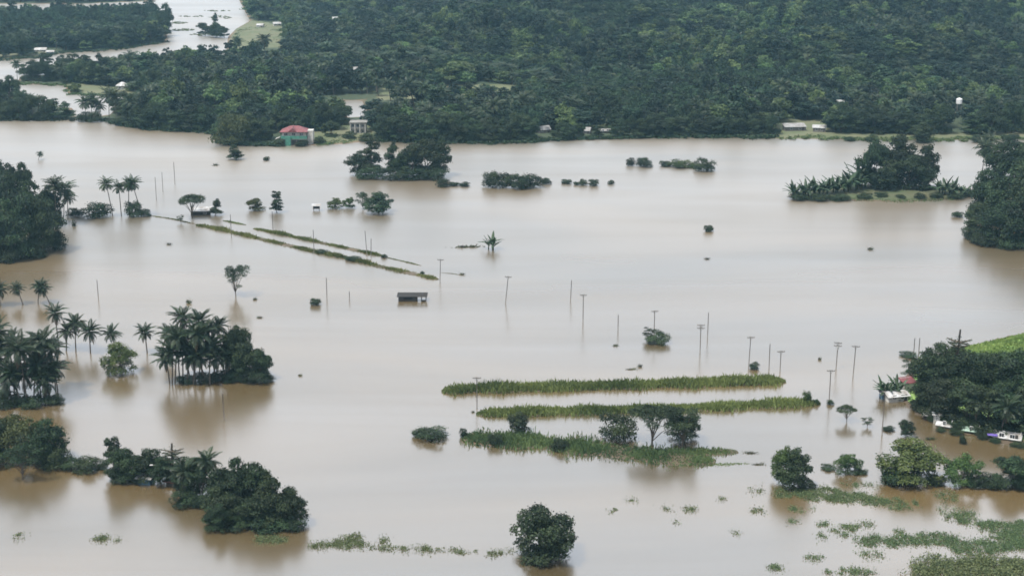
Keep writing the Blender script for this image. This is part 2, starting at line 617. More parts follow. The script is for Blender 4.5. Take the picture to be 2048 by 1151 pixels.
def tier_tree():
    """Tall tree with whorls of level limbs; the limbs reach far out and are bare towards the top."""
    tb, mb = MB(), MB()
    H = 18.0
    tb.tube([(0, 0, -3), (0.1, 0, 6), (0, 0.1, 12), (0.05, 0, H)], [0.40, 0.36, 0.30, 0.26], 8)
    P, Nn = [], []
    for z, L, n, dens in ((8.5, 4.2, 6, 160), (11, 3.7, 6, 130), (13.2, 3.3, 5, 70), (14.6, 3.9, 5, 26)):
        for k in range(n):
            a = 2 * math.pi * k / n + z
            tip = np.array([math.cos(a) * L, math.sin(a) * L, z + rng.uniform(0.2, 0.9)])
            tb.tube([(0, 0, z), tuple((np.array([0, 0, z]) + tip) / 2 - np.array([0, 0, 0.15])), tuple(tip)], [0.30, 0.24, 0.12], 5)
            s = rng.uniform(0.25, 1.05, dens)[:, None]
            q = np.array([0, 0, z]) + (tip - np.array([0, 0, z])) * s + rng.normal(size=(dens, 3)) * np.array([0.45, 0.45, 0.16])
            P.append(q)
            Nn.append(np.tile([0, 0, 1.0], (dens, 1)) + rng.normal(size=(dens, 3)) * 0.4)
    mb.leaves(np.concatenate(P), np.concatenate(Nn), 0.5)
    TREE['w0'] = dict(W=8.4, H=H, crown=mb.mesh('crown_w0', [M['leaf']]), trunk=tb.mesh('trunk_w0', [M['bark']], True))


tier_tree()


def frond_into(mb, origin, yaw, elev, L, droop, n=24, wide=0.78, m=0, t0=None):
    """A feathered palm leaf that leaves its origin at elev and arches down."""
    o = np.array(origin, float)
    ca, sa = math.cos(yaw), math.sin(yaw)
    side = np.array([-sa, ca, 0.0])
    pts = [o]
    ang = elev
    seg = 8
    for i in range(seg):
        pts.append(pts[-1] + L / seg * np.array([ca * math.cos(ang), sa * math.cos(ang), math.sin(ang)]))
        ang -= droop / seg * (0.6 + 0.8 * i / seg)
    pts = np.array(pts)
    w = np.linspace(0.10, 0.02, seg + 1)
    tt = rng.uniform(0.2, 0.8) if t0 is None else t0
    for i in range(seg):
        mb.face([pts[i] - side * w[i], pts[i + 1] - side * w[i + 1], pts[i + 1] + side * w[i + 1], pts[i] + side * w[i]], m, tt)
    for k in range(n):
        s = 0.14 + 0.86 * k / (n - 1)
        x = s * seg
        i = min(int(x), seg - 1)
        p = pts[i] + (pts[i + 1] - pts[i]) * (x - i)
        d = pts[i + 1] - pts[i]
        d /= np.linalg.norm(d)
        up = np.cross(side, d)
        if up[2] < 0:
            up = -up
        ll = wide * (0.45 + 0.75 * math.sin(math.pi * min(1, 0.12 + 0.88 * s))) * (1.0 if s < 0.8 else 0.75)
        for sg in (-1, 1):
            tip = p + side * sg * ll * 0.80 + d * ll * 0.45 - np.array([0, 0, 1]) * ll * rng.uniform(0.25, 0.6)
            hw = d * 0.115
            mid = (p + tip) / 2 + np.array([0, 0, 0.06])
            mb.face([p - hw * 0.5, mid - hw, tip, mid + hw], m, float(np.clip(tt + rng.normal() * 0.15, 0, 1)))


def palm_trunk(H, lean):
    mb = MB()
    a = rng.uniform(0, 2 * math.pi)
    pts = []
    for s in np.linspace(0, 1, 9):
        off = lean * s ** 1.6
        pts.append((math.cos(a) * off, math.sin(a) * off, -3.0 + (H + 3.0) * s))
    mb.tube(pts, list(np.linspace(0.24, 0.14, 9)), 7)
    return mb, np.array(pts[-1])


FROND = []
for dr in (1.0, 1.4, 1.8):
    mb = MB()
    frond_into(mb, (0, 0, 0), 0.0, 0.0, 4.6, dr)
    FROND.append(mb.mesh('frond', [M['palm']]))
mb = MB()
frond_into(mb, (0, 0, 0), 0.0, 0.0, 3.6, 0.7, n=18, wide=0.5)
DEAD = mb.mesh('dead_frond', [M['dead_frond']])
PALM = []
for i in range(4):
    H = 10.0
    mb, tip = palm_trunk(H - 1.6, [0.6, 1.5, 2.4, 1.0][i])
    layout = []
    nf = 30
    for k in range(nf):
        s = k / (nf - 1)
        layout.append((k * 2.399 + rng.uniform(-.25, .25), math.radians(80 - 112 * s + rng.uniform(-8, 8)), k % 3, rng.uniform(0.85, 1.05) * (0.78 + 0.22 * math.sin(math.pi * min(1, 0.2 + s)))))
    cb = MB()
    for yaw, el, kind, sc in layout:
        frond_into(cb, tip, yaw, el, 4.6 * sc, (1.0, 1.4, 1.8)[kind], n=19, wide=0.82)
    nb = MB()
    for k in range(7):
        a = k * 0.9
        c = tip + np.array([math.cos(a) * 0.3, math.sin(a) * 0.3, -0.35])
        nb.tube([c + np.array([0, 0, 0.15]), c, c - np.array([0, 0, 0.16])], [0.05, 0.15, 0.05], 6)
    PALM.append(dict(W=7.2, H=H, trunk=mb.mesh('palm_trunk', [M['palm_bark']], True), tip=tip, layout=layout,
                     crown=cb.mesh('palm_crown', [M['palm']]), nuts=nb.mesh('coconuts', [M['leaf_olive']], True), parts=(cb, mb)))


def broad_leaf_into(mb, origin, yaw, elev, L, width, droop, m=0):
    o = np.array(origin, float)
    ca, sa = math.cos(yaw), math.sin(yaw)
    side = np.array([-sa, ca, 0.0])
    ang = elev
    seg = 6
    pts = [o]
    for i in range(seg):
        pts.append(pts[-1] + L / seg * np.array([ca * math.cos(ang), sa * math.cos(ang), math.sin(ang)]))
        ang -= droop / seg
    tt = rng.uniform(0.2, 0.9)
    ws = [0.05, 0.35, 0.95, 1.0, 0.85, 0.55, 0.05]
    for i in range(seg):
        for sg in (-1, 1):
            a, b = pts[i], pts[i + 1]
            mb.face([a, b, b + side * sg * width * ws[i + 1] * 0.5 - np.array([0, 0, 0.08]), a + side * sg * width * ws[i] * 0.5 - np.array([0, 0, 0.08])], m, tt)


BLEAF = []
for dr in (0.7, 1.1, 1.6):
    mb = MB()
    broad_leaf_into(mb, (0, 0, 0), 0, 0, 2.6, 0.75, dr)
    BLEAF.append(mb.mesh('banana_leaf', [M['banana']]))
sb = MB()
sb.tube([(0, 0, -2.5), (0.03, 0, 0.6), (0, 0.02, 1.9)], [0.16, 0.13, 0.08], 7)
BSTEM = sb.mesh('banana_stem', [M['leaf_olive']], True)

# ------------------------------------------------------------------ placing things by their foot on the water
NICE = {'b': 'broadleaf_tree', 'g': 'broadleaf_tree', 't': 'broadleaf_tree', 'u': 'spreading_tree', 'o': 'open_crowned_tree', 's': 'bush',
        'y': 'bush', 'v': 'broadleaf_tree', 'w': 'tiered_tree'}
CATS = {'bush': 'bush'}


def tree(key, x, y, w, h, label, group=None, z=0.0):
    """key names the pattern; x, y is the foot, w and h the outline, in photograph pixels."""
    if key in ('b', 's', 't', 'u', 'o', 'g'):
        key = key + str(rng.integers({'b': 5, 's': 3, 't': 2, 'u': 2, 'o': 2, 'g': 2}[key]))
    T = TREE[key]
    p = U(x, y, z)
    s = MPP(x, y)
    k = w * s / T['W']
    kz = h * s / CP / T['H']
    if key[0] == 's' or key[0] == 'y':
        kz *= 0.86
        k *= 1.05
    else:
        kz *= 0.95
    name = NICE[key[0]]
    r = empty(name, p, rng.uniform(0, 6.28), (k, k * rng.uniform(0.85, 1.1), kz))
    r.rotation_euler[0] = rng.uniform(-.07, .07)
    r.rotation_euler[1] = rng.uniform(-.07, .07)
    tag(r, label, CATS.get(name, 'tree'), group)
    inst('stems' if name == 'bush' else 'trunk', T['trunk'], r)
    inst('foliage' if name == 'bush' else 'crown', T['crown'], r)
    return r


def palm(x, y, w, h, label, group=None, fine=True, var=None, z=0.0):
    v = int(rng.integers(4)) if var is None else var
    T = PALM[v]
    p = U(x, y, z)
    s = MPP(x, y)
    k = w * s / T['W'] * 1.08
    kz = h * s / CP / T['H'] * 0.97
    r = empty('palm_tree', p, rng.uniform(0, 6.28), (1, 1, 1))
    r.rotation_euler[0] = rng.uniform(-.09, .09)
    r.rotation_euler[1] = rng.uniform(-.09, .09)
    tag(r, label, 'palm tree', group)
    ht = T['tip'][2]
    lift = max(kz * T['H'] - (T['H'] - ht) * k, 0.5) / ht
    inst('trunk', T['trunk'], r, scale=(min(k, 1.0), min(k, 1.0), lift))
    tip = (T['tip'][0] * min(k, 1.0), T['tip'][1] * min(k, 1.0), T['tip'][2] * lift)
    if fine:
        for yaw, el, kind, sc in T['layout']:
            inst('frond', FROND[kind], r, tip, (0, -el, yaw), (k * sc, k * sc, k * sc))
        for _ in range(int(rng.integers(1, 4))):
            inst('dead_frond', DEAD, r, tip, (0, math.radians(rng.uniform(48, 78)), rng.uniform(0, 6.28)), (k, k, k))
    else:
        c = inst('crown', T['crown'], r, (tip[0] - T['tip'][0] * k, tip[1] - T['tip'][1] * k, tip[2] - T['tip'][2] * k), (0, 0, 0), (k, k, k))
    if fine:
        inst('coconuts', T['nuts'], r, (tip[0] - T['tip'][0] * k, tip[1] - T['tip'][1] * k, tip[2] - T['tip'][2] * k), (0, 0, 0), (k, k, k))
    return r


def banana(x, y, w, h, label, group=None, stems=3, z=0.0):
    p = U(x, y, z)
    s = MPP(x, y)
    W, H = w * s, h * s / CP
    r = empty('banana_plant', p, rng.uniform(0, 6.28))
    tag(r, label, 'banana plant', group)
    for q in range(stems):
        a = q * 2.1 + rng.uniform(-.4, .4)
        ox, oy = math.cos(a) * W * 0.16, math.sin(a) * W * 0.16
        k = H / 3.5 * rng.uniform(0.8, 1.05)
        inst('stem', BSTEM, r, (ox, oy, 0), (0, 0, a), (k, k, k * .5))
        for j in range(8):
            el = math.radians([84, 70, 56, 64, 42, 48, 34, 60][j] + rng.uniform(-6, 6))
            kk = k * rng.uniform(0.85, 1.1)
            inst('leaf', BLEAF[j % 3], r, (ox, oy, .8 * k), (0, -el, j * 2.4 + a), (kk, kk * .72, kk))
    return r


ORD = ['first', 'second', 'third', 'fourth', 'fifth', 'sixth', 'seventh', 'eighth', 'ninth', 'tenth', 'eleventh', 'twelfth', 'thirteenth', 'fourteenth', 'fifteenth',
       'sixteenth', 'seventeenth', 'eighteenth', 'nineteenth', 'twentieth', 'twenty-first', 'twenty-second']

# ------------------------------------------------------------------ the setting: water, land
def smooth(a, b, x):
    t = np.clip((x - a) / (b - a), 0, 1)
    return t * t * (3 - 2 * t)


wb = MB()
wb.face([(-2400, -500, 0), (2400, -500, 0), (2400, 4300, 0), (-2400, 4300, 0)])
water = inst('water', wb.mesh('water', [M['water']]))
tag(water, 'still brown flood water covering the whole plain', 'water', kind='structure')


def sdist(poly, X, Y):
    """Signed distance to a polygon in metres, positive inside."""
    d2 = np.full(X.shape, 1e18)
    inside = np.zeros(X.shape, bool)
    n = len(poly)
    for i in range(n):
        x1, y1 = poly[i]
        x2, y2 = poly[(i + 1) % n]
        ex, ey = x2 - x1, y2 - y1
        L2 = ex * ex + ey * ey + 1e-9
        t = np.clip(((X - x1) * ex + (Y - y1) * ey) / L2, 0, 1)
        d2 = np.minimum(d2, (X - x1 - t * ex) ** 2 + (Y - y1 - t * ey) ** 2)
        cross = ((y1 > Y) != (y2 > Y)) & (X < ex * (Y - y1) / (ey + 1e-12) + x1)
        inside ^= cross
    d = np.sqrt(d2)
    return np.where(inside, d, -d)


FAR = -100
LAND = [Upoly(q) for q in (
    # the wooded shore and hillside behind the flood
    [(207, 240), (240, 250), (300, 259), (430, 266), (432, 286), (500, 290), (560, 291), (640, 290), (700, 287), (745, 280), (760, 284),
     (880, 286), (1024, 286), (1100, 281), (1200, 276), (1370, 274), (1500, 276), (1700, 279), (1850, 281), (2048, 277), (2700, 277), (3400, 230),
     (3400, FAR), (478, FAR), (478, 0), (500, 42), (472, 58), (456, 74), (454, 96), (440, 128), (340, 134), (250, 140), (130, 150), (42, 150), (34, 168),
     (130, 171), (136, 188), (190, 191), (250, 194), (236, 215)],
    # wooded spit at the left edge
    [(-700, 172), (25, 186), (36, 206), (145, 216), (151, 240), (60, 241), (-700, 240)],
    # palm islet beside it
    [(160, 232), (203, 232), (206, 242), (180, 244), (160, 242)],
    # wood on the far side of the river
    [(-700, 123), (0, 120), (60, 117), (130, 106), (240, 99), (300, 90), (333, 84), (336, 55), (322, 36), (-700, 36)],
    [(-700, 6), (150, 8), (312, 2), (318, FAR), (-700, FAR)],
)]
POND = [Upoly([(670, 201), (724, 201), (738, 233), (696, 235)])]
FIELDS_AND_LIT_BAND = [Upoly(q) for q in (
    [(756, 180), (900, 178), (1036, 180), (1030, 203), (880, 207), (760, 203)],
    [(500, 172), (572, 176), (566, 206), (505, 200)],
    [(640, 252), (745, 248), (748, 290), (600, 292)],
    [(1560, 243), (1660, 243), (1665, 272), (1555, 272)],
    [(1370, 266), (1740, 270), (2300, 266), (2300, 284), (1700, 282), (1370, 277)],
    [(450, 30), (570, 55), (560, 98), (450, 100)],
    [(128, 168), (255, 180), (262, 196), (130, 194)],
    [(1085, 152), (1310, 148), (1310, 158), (1085, 162)],  # band of light on the hillside, put in as pale treeless ground
    [(-100, 114), (132, 104), (132, 114), (-100, 124)],
)]


def land_sd(X, Y):
    s = np.full(np.shape(X), -1e9)
    for q in LAND:
        s = np.maximum(s, sdist(q, X, Y))
    for q in POND:
        s = np.minimum(s, -sdist(q, X, Y))
    return s


def height(X, Y, s=None):
    if s is None:
        s = land_sd(X, Y)
    base = np.clip(s * 0.10, -3.0, 1.0)
    m = smooth(-230, 120, X) * smooth(10, 150, s)
    hill = 56 * smooth(880, 2000, Y) + 11.0 * smooth(900, 1080, Y) * (np.sin(Y / 31.0 + X / 130.0 + 1.7 * np.sin(X / 105.0)) * 0.7 + np.sin(X / 57.0 - Y / 120.0) * 0.6)
    hill = hill + 22 * smooth(2000, 3400, Y)
    return base + m * np.maximum(hill, 0) + 0.25 * smooth(5, 40, s) * np.sin(X / 9.0) * np.sin(Y / 11.0)


def H1(x, y):
    return float(height(np.array([x]), np.array([y]))[0])


def on_land(px, py):
    """Where the photograph's pixel meets the hillside."""
    z = 0.0
    for _ in range(30):
        p = U(px, py, z)
        z = 0.5 * z + 0.5 * H1(p[0], p[1])
    p = U(px, py, z)
    return np.array([p[0], p[1], H1(p[0], p[1])])


def ground_material():
    m, nt, p, out = new_mat('far_ground')
    p.inputs['Roughness'].default_value = 0.95
    tc = nt.nodes.new('ShaderNodeTexCoord')
    nz = nt.nodes.new('ShaderNodeTexNoise')
    nz.inputs['Scale'].default_value = 0.05
    nz.inputs['Detail'].default_value = 6
    nt.links.new(tc.outputs['Object'], nz.inputs['Vector'])

    def mix(fac, a, b):
        x = nt.nodes.new('ShaderNodeMix')
        x.data_type = 'RGBA'
        for s, v in (('A', a), ('B', b)):
            if isinstance(v, tuple):
                x.inputs[s].default_value = (*v, 1)
            else:
                nt.links.new(v, x.inputs[s])
        nt.links.new(fac, x.inputs['Factor'])
        return x.outputs['Result']

    def rng_node(v, a, b):
        r = nt.nodes.new('ShaderNodeMapRange')
        r.inputs['From Min'].default_value = a
        r.inputs['From Max'].default_value = b
        nt.links.new(v, r.inputs['Value'])
        return r.outputs['Result']

    def addn(attr):
        a = nt.nodes.new('ShaderNodeAttribute')
        a.attribute_name = attr
        s = nt.nodes.new('ShaderNodeMath')
        s.operation = 'ADD'
        nt.links.new(a.outputs['Fac'], s.inputs[0])
        nt.links.new(nz.outputs['Fac'], s.inputs[1])
        return rng_node(s.outputs[0], 0.85, 1.15)
    f = rng_node(nz.outputs['Fac'], 0.35, 0.65)
    floor = mix(f, (0.028, 0.046, 0.022), (0.042, 0.058, 0.030))
    field = mix(f, (0.085, 0.105, 0.050), (0.130, 0.130, 0.075))
    c = mix(addn('field'), floor, field)
    c = mix(addn('mud'), c, (0.150, 0.105, 0.068))
    nt.links.new(c, p.inputs['Base Color'])
    return m


gx = np.arange(-1300, 1301, 8.0)
gy = np.concatenate([np.arange(780, 1500, 6.0), np.arange(1500, 2300, 12.0), np.arange(2300, 4001, 40.0)])
GX, GY = np.meshgrid(gx, gy)
GS = land_sd(GX, GY)
GZ = height(GX, GY, GS)
fld = np.full(GX.shape, -1e9)
for q in FIELDS_AND_LIT_BAND:
    fld = np.maximum(fld, sdist(q, GX, GY))
nx, ny = len(gx), len(gy)
gv = np.stack([GX, GY, GZ], -1).reshape(-1, 3)
idx = np.arange(nx * ny).reshape(ny, nx)
gf = np.stack([idx[:-1, :-1], idx[:-1, 1:], idx[1:, 1:], idx[1:, :-1]], -1).reshape(-1, 4)
keep = (GZ.reshape(-1)[gf] > -2.9).any(axis=1)
gm = bpy.data.meshes.new('ground')
gm.from_pydata(gv.tolist(), [], gf[keep].tolist())
gm.materials.append(ground_material())
a = gm.attributes.new('field', 'FLOAT', 'POINT')
a.data.foreach_set('value', np.clip(0.5 + fld.reshape(-1) / 8.0, 0, 1).astype(np.float32))
a = gm.attributes.new('mud', 'FLOAT', 'POINT')
a.data.foreach_set('value', np.clip(0.75 - GS.reshape(-1) / 6.0, 0, 1).astype(np.float32))
gm.polygons.foreach_set('use_smooth', [True] * len(gm.polygons))
ground = inst('ground', gm)
tag(ground, 'dark wooded ground rising behind the flood', 'ground', kind='structure')

# ---------------- low land in the flood: the village bank and the wooded island
VIL = Upoly([(1766, 792), (1800, 800), (1832, 826), (1862, 844), (1920, 862), (1990, 882), (2060, 892), (2500, 930), (2700, 600), (2200, 628), (2040, 668), (1925, 694), (1850, 716), (1802, 762)])
ISL = Upoly([(1574, 394), (1640, 399), (1720, 402), (1800, 404), (1890, 400), (1946, 393), (1940, 376), (1800, 368), (1690, 370), (1590, 384)])


def bank(name, poly, label, step, hfun, mat, mudmat):
    x0, y0 = poly.min(0) - 6
    x1, y1 = poly.max(0) + 6
    X, Y = np.meshgrid(np.arange(x0, x1, step), np.arange(y0, y1, step))
    S = sdist(poly, X, Y) + 0.9 * np.sin(X * 0.7) * np.sin(Y * 0.9) + 0.6 * np.sin(X * 1.9 + Y)
    Z = hfun(X, Y, S)
    ii = np.arange(X.size).reshape(X.shape)
    F = np.stack([ii[:-1, :-1], ii[:-1, 1:], ii[1:, 1:], ii[1:, :-1]], -1).reshape(-1, 4)
    ok = (Z.reshape(-1)[F] > -0.8).any(axis=1)
    F = F[ok]
    me = bpy.data.meshes.new(name)
    me.from_pydata(np.stack([X, Y, Z], -1).reshape(-1, 3).tolist(), [], F.tolist())
    me.materials.append(mat)
    me.materials.append(mudmat)
    me.polygons.foreach_set('material_index', (Z.reshape(-1)[F].mean(axis=1) < 0.28).astype(np.int32).tolist())
    me.polygons.foreach_set('use_smooth', [True] * len(me.polygons))
    o = inst(name, me)
    tag(o, label, 'ground', kind='structure')
    return o


vr = U(2048, 690)


def vil_h(X, Y, S):
    return np.clip(S * 0.16, -1, 0.7) + 6.5 * smooth(vr[0] - 26, vr[0] + 16, X) * smooth(2, 14, S) * smooth(U(1990, 770)[1], U(1990, 715)[1], Y)


bank('village_ground', VIL, 'bright green grassy bank of the flooded village', 1.5, vil_h, M['field'], M['mud'])
bank('island_ground', ISL, 'low grassy ground of the wooded island', 1.5, lambda X, Y, S: np.clip(S * 0.14, -1, 0.9), M['turf'], M['mud'])


# ---------------- reeds, grass and floating weed
def strip(name, label, pts, width, tall, per_m, mat, berm=0.3, blade=0.22, rag=0.25, land=None, gap=0.0):
    """A raised earth line with tall blades along it; pts in photograph pixels."""
    P = np.array([U(x, y)[:2] for x, y in pts])
    seg = np.linalg.norm(np.diff(P, axis=0), axis=1)
    cum = np.concatenate([[0], np.cumsum(seg)])
    L = cum[-1]

    def at(s):
        x = np.interp(s, cum, P[:, 0])
        y = np.interp(s, cum, P[:, 1])
        return x, y
    d = 1.5
    n = max(2, int(L / d))
    S = np.linspace(0, L, n)
    x, y = at(S)
    tx, ty = np.gradient(x), np.gradient(y)
    ln = np.hypot(tx, ty)
    nxx, nyy = -ty / ln, tx / ln
    wv = width * (0.85 + 0.12 * np.sin(S * 0.13 + x * 0.2) + 0.10 * np.sin(S * 0.47)) * np.clip(np.minimum(S, L - S) / 5 + 0.35, 0, 1)
    if berm:
        mb = MB()
        prof = [(-0.75, -0.4), (-0.45, berm * 0.6), (0, berm), (0.45, berm * 0.6), (0.75, -0.4)]
        rows = []
        for o, z in prof:
            rows.append(np.stack([x + nxx * o * wv, y + nyy * o * wv, np.full(n, z) + 0.06 * np.sin(S * 1.7 + o)], -1))
        for a in range(4):
            for i in range(n - 1):
                mb.face([rows[a][i], rows[a][i + 1], rows[a + 1][i + 1], rows[a + 1][i]])
        o = inst('dyke', mb.mesh('dyke', [M['mud']], True))
        tag(o, land or ('mud under the ' + label), 'dyke', kind='structure')
    k = int(L * per_m)
    s = rng.uniform(0, L, k)
    if gap:
        s = s[(np.sin(s * 0.21) + np.sin(s * 0.083 + 1.0) + 0.6 * np.sin(s * 0.6)) > -2 + gap]
        k = len(s)
    bx, by = at(s)
    nx_ = np.interp(s, S, nxx)
    ny_ = np.interp(s, S, nyy)
    ww = np.interp(s, S, wv)
    off = np.where(rng.random(k) < 0.06, rng.uniform(-0.95, 0.95, k), np.clip(rng.normal(0, 0.28, k), -0.62, 0.62)) * ww
    bx = bx + nx_ * off
    by = by + ny_ * off
    hh = tall * (0.75 + rag * (np.sin(s * 0.09) + np.sin(s * 0.37 + 2)) * 0.35) * rng.uniform(0.5, 1.1, k) * np.clip(np.minimum(s, L - s) / 6 + 0.3, 0, 1)
    hh = np.where(rng.random(k) < 0.10, hh * rng.uniform(1.1, 1.5, k), hh)
    hh = np.maximum(hh, 0.12)
    return blades(name, label, bx, by, hh, blade, mat)


def blades(name, label, bx, by, hh, blade, mat, z=None, cat='grass'):
    k = len(bx)
    a = rng.uniform(0, 2 * math.pi, k)
    lean = rng.uniform(0.1, 0.6, k) * hh
    b = rng.uniform(0, 2 * math.pi, k)
    w = blade * rng.uniform(0.6, 1.3, k)
    z0 = np.full(k, -0.05) if z is None else z
    base = np.stack([bx, by, z0], -1)
    u = np.stack([np.cos(a), np.sin(a), np.zeros(k)], -1)
    l = np.stack([np.cos(b), np.sin(b), np.zeros(k)], -1)
    mid = base + np.array([0, 0, 1.0]) * (hh * 0.6)[:, None] + l * (lean * 0.35)[:, None]
    tip = base + np.array([0, 0, 1.0]) * hh[:, None] + l * lean[:, None]
    V = np.stack([base - u * w[:, None] * .4, base + u * w[:, None] * .4, mid + u * w[:, None] * .5, tip, mid - u * w[:, None] * .5], 1).reshape(-1, 3)
    mb = MB()
    mb.v = V.tolist()
    mb.f = [tuple(range(5 * i, 5 * i + 5)) for i in range(k)]
    mb.m = [0] * k
    patch = 0.5 + 0.26 * np.sin(bx * 0.35) * np.sin(by * 0.4 + 1) + 0.22 * np.sin(bx * 0.11 + 2 * np.sin(bx * 0.04)) + rng.normal(0, 0.2, k)
    mb.t = np.clip(patch, 0, 1).tolist()
    o = inst(name, mb.mesh(name, [M[mat]]))
    tag(o, label, cat, kind='stuff')
    return o


strip('reeds', 'long reed bed across the flood, the farther of two parallel rows',
      [(884, 783), (960, 779), (1060, 777), (1160, 774), (1280, 771), (1400, 768), (1500, 764), (1570, 762)], 5.8, 2.2, 165, 'reed', 0.35, 0.30, 0.22)
strip('reeds', 'long reed bed across the flood, the nearer of two parallel rows',
      [(953, 828), (1040, 826), (1150, 824), (1280, 820), (1400, 817), (1520, 811), (1640, 806)], 5.0, 1.9, 155, 'reed', 0.35, 0.30, 0.25)
strip('grass', 'sagging grassy bank with trees beside the nearer reed bed',
      [(925, 872), (985, 880), (1050, 882), (1130, 890), (1210, 900), (1290, 909), (1370, 917), (1430, 924)], 10.0, 1.3, 170, 'bank_grass', 0.22, 0.28, 0.6)
strip('grass', 'thin grass tongue trailing off the right end of the tree-lined bank',
      [(1260, 905), (1340, 904), (1420, 904), (1476, 903)], 5.0, 0.9, 90, 'bank_grass', 0.12, 0.22, 0.3)
strip('grass', 'sodden grass fringe spreading into the water below the tree-lined bank',
      [(1400, 930), (1460, 927), (1500, 926)], 2.2, 0.35, 45, 'grass', 0, 0.16, 0.3, gap=0.8)
strip('grass', 'grass along a drowned field dyke, the nearer of two slanting lines',
      [(392, 449), (430, 457), (470, 466), (560, 487), (640, 506), (700, 518), (760, 533), (815, 545), (876, 559)], 3.4, 1.05, 75, 'reed', 0.2, 0.28, 0.8)
strip('grass', 'thin low grass line from the small palm clump to the drowned dyke',
      [(300, 431), (345, 438), (390, 448)], 1.0, 0.5, 34, 'reed', 0.1, 0.2, 0.4)
strip('grass', 'grass along a drowned field dyke, the farther of two slanting lines',
      [(508, 457), (560, 468), (630, 483), (700, 498), (768, 513)], 2.8, 1.05, 72, 'reed', 0.2, 0.28, 0.8)
strip('grass', 'broken grassy end of the farther drowned dyke near the leaning poles',
      [(770, 514), (800, 521), (842, 531)], 0.9, 0.45, 30, 'reed', 0.06, 0.2, 0.3)
strip('grass', 'short grass line behind the white-roofed shed in the water',
      [(446, 441), (470, 446), (492, 450)], 1.4, 0.8, 45, 'reed', 0.1, 0.22, 0.3)
strip('grass', 'thin grass line ending at a floating clump beside the pole',
      [(882, 545), (905, 547), (930, 551)], 0.8, 0.3, 26, 'reed', 0.05, 0.2, 0.3)
strip('grass', 'strip of pale grass along the front of the wooded island',
      [(1655, 394), (1720, 397), (1800, 400), (1880, 397), (1925, 391)], 8.5, 0.9, 120, 'bank_grass', 0, 0.3, 0.2)

# village field grass
vx = rng.uniform(U(1900, 700)[0], U(2160, 700)[0], 16000)
vy = rng.uniform(U(2000, 735)[1], U(2000, 640)[1], 16000)
vs = sdist(VIL, vx, vy)
ok = vs > 1.0
blades('grass', 'bright green grass covering the slope behind the village trees', vx[ok], vy[ok], rng.uniform(0.3, 1.0, ok.sum()), 0.4, 'field_grass',
       z=vil_h(vx[ok], vy[ok], vs[ok]) - 0.05)


def weeds(name, label, patches, size=0.27, mat='weed', tall=0.34, wide=1.5, cat='water weed', z=0.0):
    """Drifting water weed: low leaf rosettes in ragged rafts; patches are (x, y, rx, ry, n) in pixels."""
    mb = MB()
    P, Nn, S = [], [], []
    for x, y, rx, ry, n in patches:
        for _ in range(n):
            a = rng.uniform(0, 2 * math.pi)
            r = math.sqrt(rng.random())
            q = U(x + rx * r * math.cos(a), y + ry * r * math.sin(a), z)
            k = int(rng.integers(16, 60))
            rad = rng.uniform(0.3, 1.0) * wide
            o = rng.normal(size=(k, 3)) * np.array([rad, rad * 1.5, 0]) * 0.6
            o[:, 2] = rng.uniform(0.03, tall, k) * rng.uniform(0.5, 1.1)
            P.append(q + o)
            Nn.append(np.tile([0, 0, 0.8], (k, 1)) + rng.normal(size=(k, 3)) * 0.6)
    P, Nn = np.concatenate(P), np.concatenate(Nn)
    mb.leaves(P, Nn, size * rng.uniform(0.7, 1.5, len(P)), aspect=0.7)
    o = inst(name, mb.mesh(name, [M[mat]]))
    tag(o, label, cat, kind='stuff')
    return o


weeds('water_weed', 'raft of green water weed in front of the leafy tree with the flat foot',
      [(1580, 985, 32, 12, 46), (1640, 988, 50, 13, 90), (1700, 995, 50, 10, 80), (1750, 1003, 30, 7, 40)])
weeds('water_weed', 'thin scatter of water weed below the large round bush',
      [(1805, 1008, 30, 14, 26), (1890, 995, 22, 12, 12), (1895, 1025, 25, 14, 10), (1930, 1033, 22, 12, 40), (1720, 970, 40, 4, 12)])
weeds('water_weed', 'broken belt of water weed across the lower right corner',
      [(1745, 1080, 32, 10, 34), (1800, 1082, 40, 12, 46), (1870, 1078, 50, 13, 76), (1950, 1095, 50, 14, 80), (2010, 1085, 45, 16, 90), (2010, 1055, 50, 14, 60), (2040, 1065, 30, 26, 60), (1985, 1048, 30, 6, 30)])
weeds('water_weed', 'dense mat of water weed filling the bottom right corner',
      [(1900, 1136, 70, 13, 60), (1985, 1130, 70, 14, 80), (1930, 1148, 90, 9, 60), (2030, 1142, 40, 14, 60), (1955, 1122, 40, 7, 26), (1850, 1128, 34, 9, 16), (1835, 1146, 30, 8, 12), (1880, 1118, 24, 6, 8)], 0.36, tall=1.1)
weeds('water_weed', 'sparse dark specks of weed drifting below the leafy tree with the flat foot',
      [(1600, 1017, 26, 6, 8), (1592, 1043, 14, 5, 5), (1646, 1048, 9, 5, 6), (1692, 1054, 16, 7, 12), (1668, 1063, 10, 4, 5), (1708, 1050, 8, 4, 4), (1730, 1048, 12, 4, 4), (1645, 1070, 10, 4, 4), (1695, 1070, 10, 4, 4),
       (1740, 1110, 26, 5, 8), (1640, 1115, 30, 4, 7), (1560, 1135, 26, 4, 7), (1700, 1143, 50, 6, 26), (1795, 1063, 10, 5, 6)])
weeds('water_weed', 'scattered specks of weed adrift right of the drowned round tree',
      [(1380, 1018, 16, 5, 7), (1325, 1016, 10, 4, 3), (1230, 1022, 10, 4, 2), (1270, 1000, 16, 5, 2), (1350, 1046, 8, 4, 2), (1475, 1066, 8, 4, 2), (1500, 1020, 30, 5, 5), (1445, 997, 5, 3, 2), (1510, 980, 16, 4, 4)])
weeds('water_weed', 'green weed patch drifting off the tip of the wooded spit',
      [(545, 1078, 32, 7, 44)])
